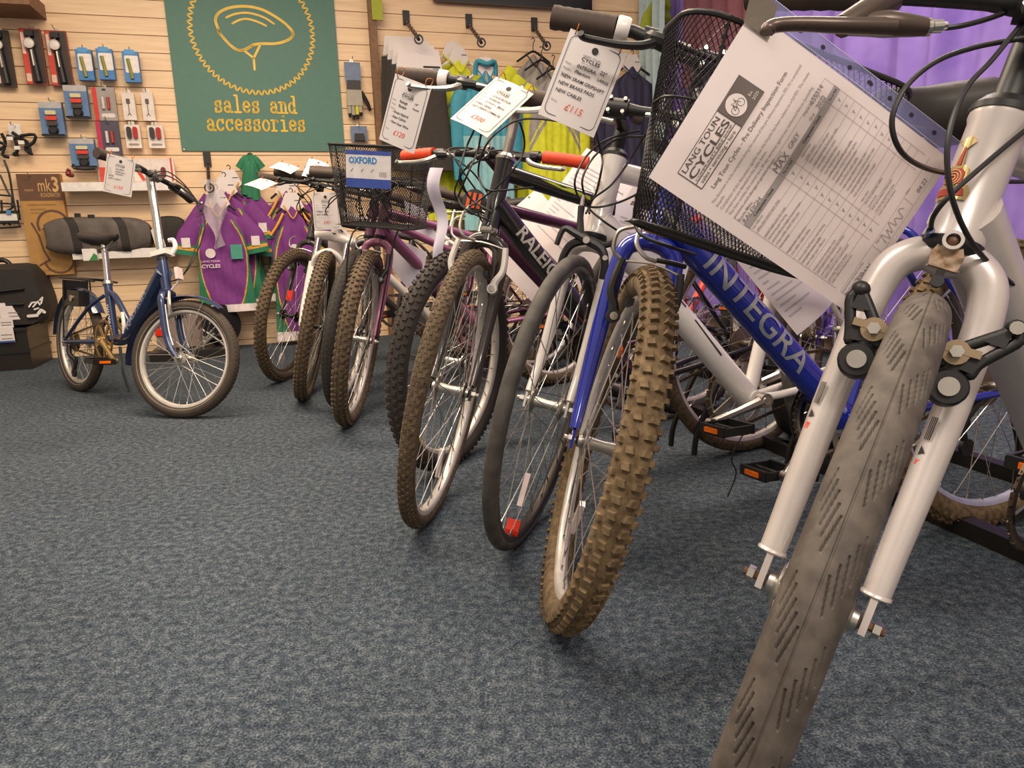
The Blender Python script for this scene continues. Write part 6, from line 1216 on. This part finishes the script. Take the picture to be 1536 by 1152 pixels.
mb = MB(); T_(mb, 'RALEIGH', .018, -.1265, .0082, None, 0, .1); T_(mb, 'MAX', .082, -.1245, .0115, None, 0, .1); T_(mb, 'GREY', .112, -.122, .008, None, 0, .1); T_(mb, '655314', .166, -.116, .008); T_(mb, '2022', .166, -.125, .008)
T_(mb, 'HARMAN', .026, -.2905, .0085, None, 0, .1)
for i in range(12): T_(mb, 'Y', .091+rs.uniform(-.001, .002), -.1425-.0111*i, .0065, None, 0, .3)
for i in range(9): T_(mb, 'Y', .186+rs.uniform(-.001, .002), -.1425-.0111*i, .006, None, 0, .3)
P = [(.092, -.289), (.096, -.277), (.099, -.290), (.104, -.279), (.106, -.288), (.112, -.276), (.115, -.287), (.120, -.280), (.126, -.289), (.13, -.278), (.136, -.283)]
P = smooth_path([V3(*p) for p in P], 4)
for a, b in zip(P[:-1], P[1:]): L_(mb, *a, *b, .0006, .0009)
T_(mb, '04.22', .160, -.289, .008, None, 0, .1); mb.build('handwriting', mat('pencil', '837a7f', .8), t, smooth=0)
mb = MB(); mb.grid(lambda u, v: sf(.195+.035*u, .002-.035*v+.012*u, .003), 3, 3); mb.build('tape_strip', mat('tape_brown', '6e6252', .5), t, smooth=0)
# the other hanging sheets
def sheet(lb, px, zcs, bend=.02, lines=True, strip=False, wob=0., m_=None, zig=0.):
    C4 = [at(x_, y_, z_) for (x_, y_), z_ in zip(px, zcs if hasattr(zcs, '__len__') else [zcs]*4)]
    ex = nrm(C4[1]-C4[0]); n_ = nrm(np.cross(ex, C4[3]-C4[0])); n_ = n_ if n_@(CAM-C4[0]) > 0 else -n_
    g = lambda u, v, e=0.: (C4[0]*(1-u)+C4[1]*u)*(1-v)+(C4[3]*(1-u)+C4[2]*u)*v+n_*(bend*sin(pi*u)+zig*sin(v*9)+e)+ex*wob*sin(2.2*pi*v)
    c = sum(C4)/4; t = thing('inspection_sheet', c, lb, 'paper', 'inspection sheets hanging among the bikes'); mb = MB(); mb.grid(g, 12, 16); mb.build('paper', m_ or mat('form_paper_dimmed', 'cfc3c4', .5, var=.01, coat=.2), t, smooth=80)  # default is the form paper again, colour darkened to offset strong lamp light
    if lines:
        mb = MB(); rs = random.Random(len(lb))
        for i in range(20):
            v = .12+.04*i; u1 = .12+rs.random()*.75
            for k in range(6): a, b = .08+(u1-.08)*k/6, .08+(u1-.08)*(k+1)/6; mb.add([g(a, v, .001), g(b, v, .001), g(b, v+.010, .001), g(a, v+.010, .001)], [(0, 1, 2, 3)])
        mb.build('form_text', mat('faint_print', 'b3aab3', .8), t, smooth=0)
    if strip:
        mb = MB()
        for v in (.15, .35, .6, .85): mb.add([g(.03+.014*cos(a), v+.012*sin(a), .002) for a in np.linspace(0, 2*pi, 10, endpoint=False)], [tuple(range(10))])
        mb.build('punch_holes', BLK, t, smooth=0)
    return t
LIL = mat('lilac_paper', 'd3cddd', .4, var=.01, coat=.3)  # even pale lilac sheet colour
sheet('pocketed form behind the white lettered down tube of the black bike', [(880, 222), (968, 268), (872, 432), (790, 345)], [2.45, 2.4, 2.4, 2.5])
sheet('blank lower pocket hanging under the black down tube', [(806, 282), (862, 350), (806, 462), (715, 360)], [2.55, 2.5, 2.5, 2.6], lines=False, strip=True)
sheet('pale form between the white head tube and the blue fork', [(925, 300), (1050, 345), (1012, 470), (905, 470)], [1.85, 1.75, 1.8, 1.9], m_=LIL)
sheet('form behind the blue lettered down tube, its corner poking out to the right', [(1030, 300), (1110, 270), (1250, 452), (1196, 503)], [1.80, 1.85, 1.85, 1.8])
sheet('narrow twisted lilac sheet hanging from the orange grip lever', [(645, 252), (665, 252), (668, 392), (655, 398)], [2.45, 2.4, 2.45, 2.5], lines=False, wob=-.009, zig=.012, m_=LIL)
sheet('lilac sheet behind the pink frame, upper piece', [(606, 300), (634, 312), (664, 372), (612, 352)], [3.0, 2.95, 2.95, 3.0], lines=False, m_=LIL)
sheet('lilac sheet behind the pink frame, lower piece between the tubes', [(572, 342), (640, 378), (632, 452), (586, 398)], [2.98, 2.9, 2.9, 2.98], lines=False, m_=LIL)
sheet('grey white sheet glimpsed behind the white suspension crown', [(492, 355), (520, 360), (530, 388), (492, 388)], [3.35]*4, lines=False)
# ================================================================ curtain, rack, odds and ends
CUR = mat('purple_curtain', '9077c4', .75, var=.1, scale=6, col2='7a5fb4')
mb = MB(); mb.grid(lambda u, v: W(CORNER-.12+.034*sin(u*118+1.6*sin(u*37))+.022*sin(u*57+1)+.008*sin(v*6+u*30)+.006*sin(u*300), .12+2.6*v, .02+5.0*u), 520, 10)
ptag(mb.build('purple_curtain', CUR, smooth=80), 'long purple curtain covering the wall at the right', 'curtain')
mb = MB(); mb.grid(lambda u, v: W(CORNER-.24-.03*sin(u*22)+.01*sin(5*v), .75+1.6*v-.05*sin(u*3), .04+.36*u), 40, 10)
ptag(mb.build('pale_cloth', mat('pale_blue_cloth', 'b9ccd2', .7), smooth=80), 'pale blue white cloth hanging in the wall corner behind the wire basket', 'cloth')
mb = MB(); mb.grid(lambda u, v: W(CORNER-.22-.03*sin(u*30), 1.62+.9*v, .62+.8*u), 40, 6)
ptag(mb.build('maroon_cloth', mat('maroon_cloth', '7a4350', .7), smooth=80), 'maroon cloth hanging over the purple curtain high up behind the basket', 'cloth')
RK = mat('rack_black', '231e1c', .5, .3)
t = thing('bicycle_rack', V3(.80, 2.23, 0), 'long low black steel floor rack holding the rear wheels', 'rack')
RD = V3(.2842, -.9588, 0); RX = V3(.9588, .2842, 0); R0 = V3(.84, 2.2, 0)
for nm, o_ in (('front_rail', 0.), ('back_rail', .42)):
    mb = MB(); mb.box(R0+RX*o_+RD*(-.35)+V3(0, 0, .02), RD, RX, V3(0, 0, 1), 4.4, .04, .04); mb.build('rail', RK, t, smooth=0)
for s_ in (-2.5, .05, 1.83): mb = MB(); mb.box(R0+RX*.21+RD*s_+V3(0, 0, .022), RX, RD, V3(0, 0, 1), .42, .04, .036); mb.build('cross_bar', RK, t, smooth=0)
for Tp in (TI, TH, TG, TF, TE, TD, TC, TB, TA):
    c = Tp.F(-Tp.wb, 0); c = V3(c[0], c[1], 0); k_ = (c-R0)@RD; fwd = nrm(V3(Tp.qf[0], Tp.qf[1], 0)); sd_ = V3(-fwd[1], fwd[0], 0)
    for g_ in (-1, 1):
        q0 = c+sd_*g_*.055; f0 = q0+fwd*.25; f1 = q0-fwd*.22
        mb = MB(); mb.tube([f0+V3(0, 0, .03), f0+V3(0, 0, .12)-fwd*.02, q0+fwd*.12+V3(0, 0, .30), q0+V3(0, 0, .34), q0-fwd*.12+V3(0, 0, .28), f1+V3(0, 0, .03)], .0085, 8, k=5); mb.build('wheel_hoop', RK, t)
# display things by the wall behind the folding bike
t = thing('display_carton', W(*wp(268, 510, .25), .25), 'taupe grey carton standing by the wall behind the folding bike wheel', 'box')
a = wr(232, 463, 302, 512, .35); mb = MB(); slab(mb, a[0], .06, a[2], a[3], .25, .10); mb.build('carton', mat('carton_taupe', '8a7870', .6), t, smooth=0)
mb = MB(); mb.prism([(-.012, .02), (.04, -.10), (-.03, -.10)], W(wp(238, 485, .36)[0], wp(238, 480, .36)[1], .352), UW, ZW, OUT, .006); mb.build('orange_triangle', REDR, t, smooth=0)
mb = MB(); mb.stroke([(0, 0), (.02, .05), (.03, .0), (.01, -.03)], .012, W(a[0]+.24, a[3]-.10, .351), UW, ZW, OUT, .001); mb.build('printed_figure', mat('print_brown', '5a3f34', .7), t, smooth=0)
mb = MB(); slab(mb, wp(222, 520, .5)[0], 0, wp(335, 520, .5)[0], .055, .15, .35); ptag(mb.build('display_tray', mat('tray_black', '1f1a18', .5), smooth=0), 'low black tray on the floor under the taupe carton', 'tray')
t = thing('turbo_trainer', W(*wp(325, 520, .35), .35), 'silver and black wheel trainer by the wall behind the folding bike front wheel', 'trainer')
c = W(*wp(333, 488, .3), .3); mb = MB(); mb.lathe(c, nrm(OUT+UW*.8), [(.05, -.02), (.13, -.015), (.135, 0), (.13, .015), (.05, .02)], 28); mb.build('flywheel', BLK, t)
q = lambda x_, y_, o: W(*wp(x_, y_, o), o)
mb = MB(); 
for pl in ([(303, 492), (305, 520), (312, 532)], [(303, 494), (330, 512), (338, 520)], [(318, 495), (306, 518)], [(303, 520), (322, 500)]): mb.tube([q(x_, y_, .38) for x_, y_ in pl], .010, 8)
mb.build('steel_frame', ALU, t)
mb = MB(); mb.tube([q(330, 500, .38), q(340, 505, .38)], .02, 10); mb.build('roller', CHR, t)
# snapped cable ends hanging below the white bike
cable(bG, [TG.F(-.56, -.12, .05), TG.F(-.50, -.19, .06), TG.F(-.52, -.24, .05), TG.F(-.50, -.30, .04)], r=.0018, nm='loose_cable')
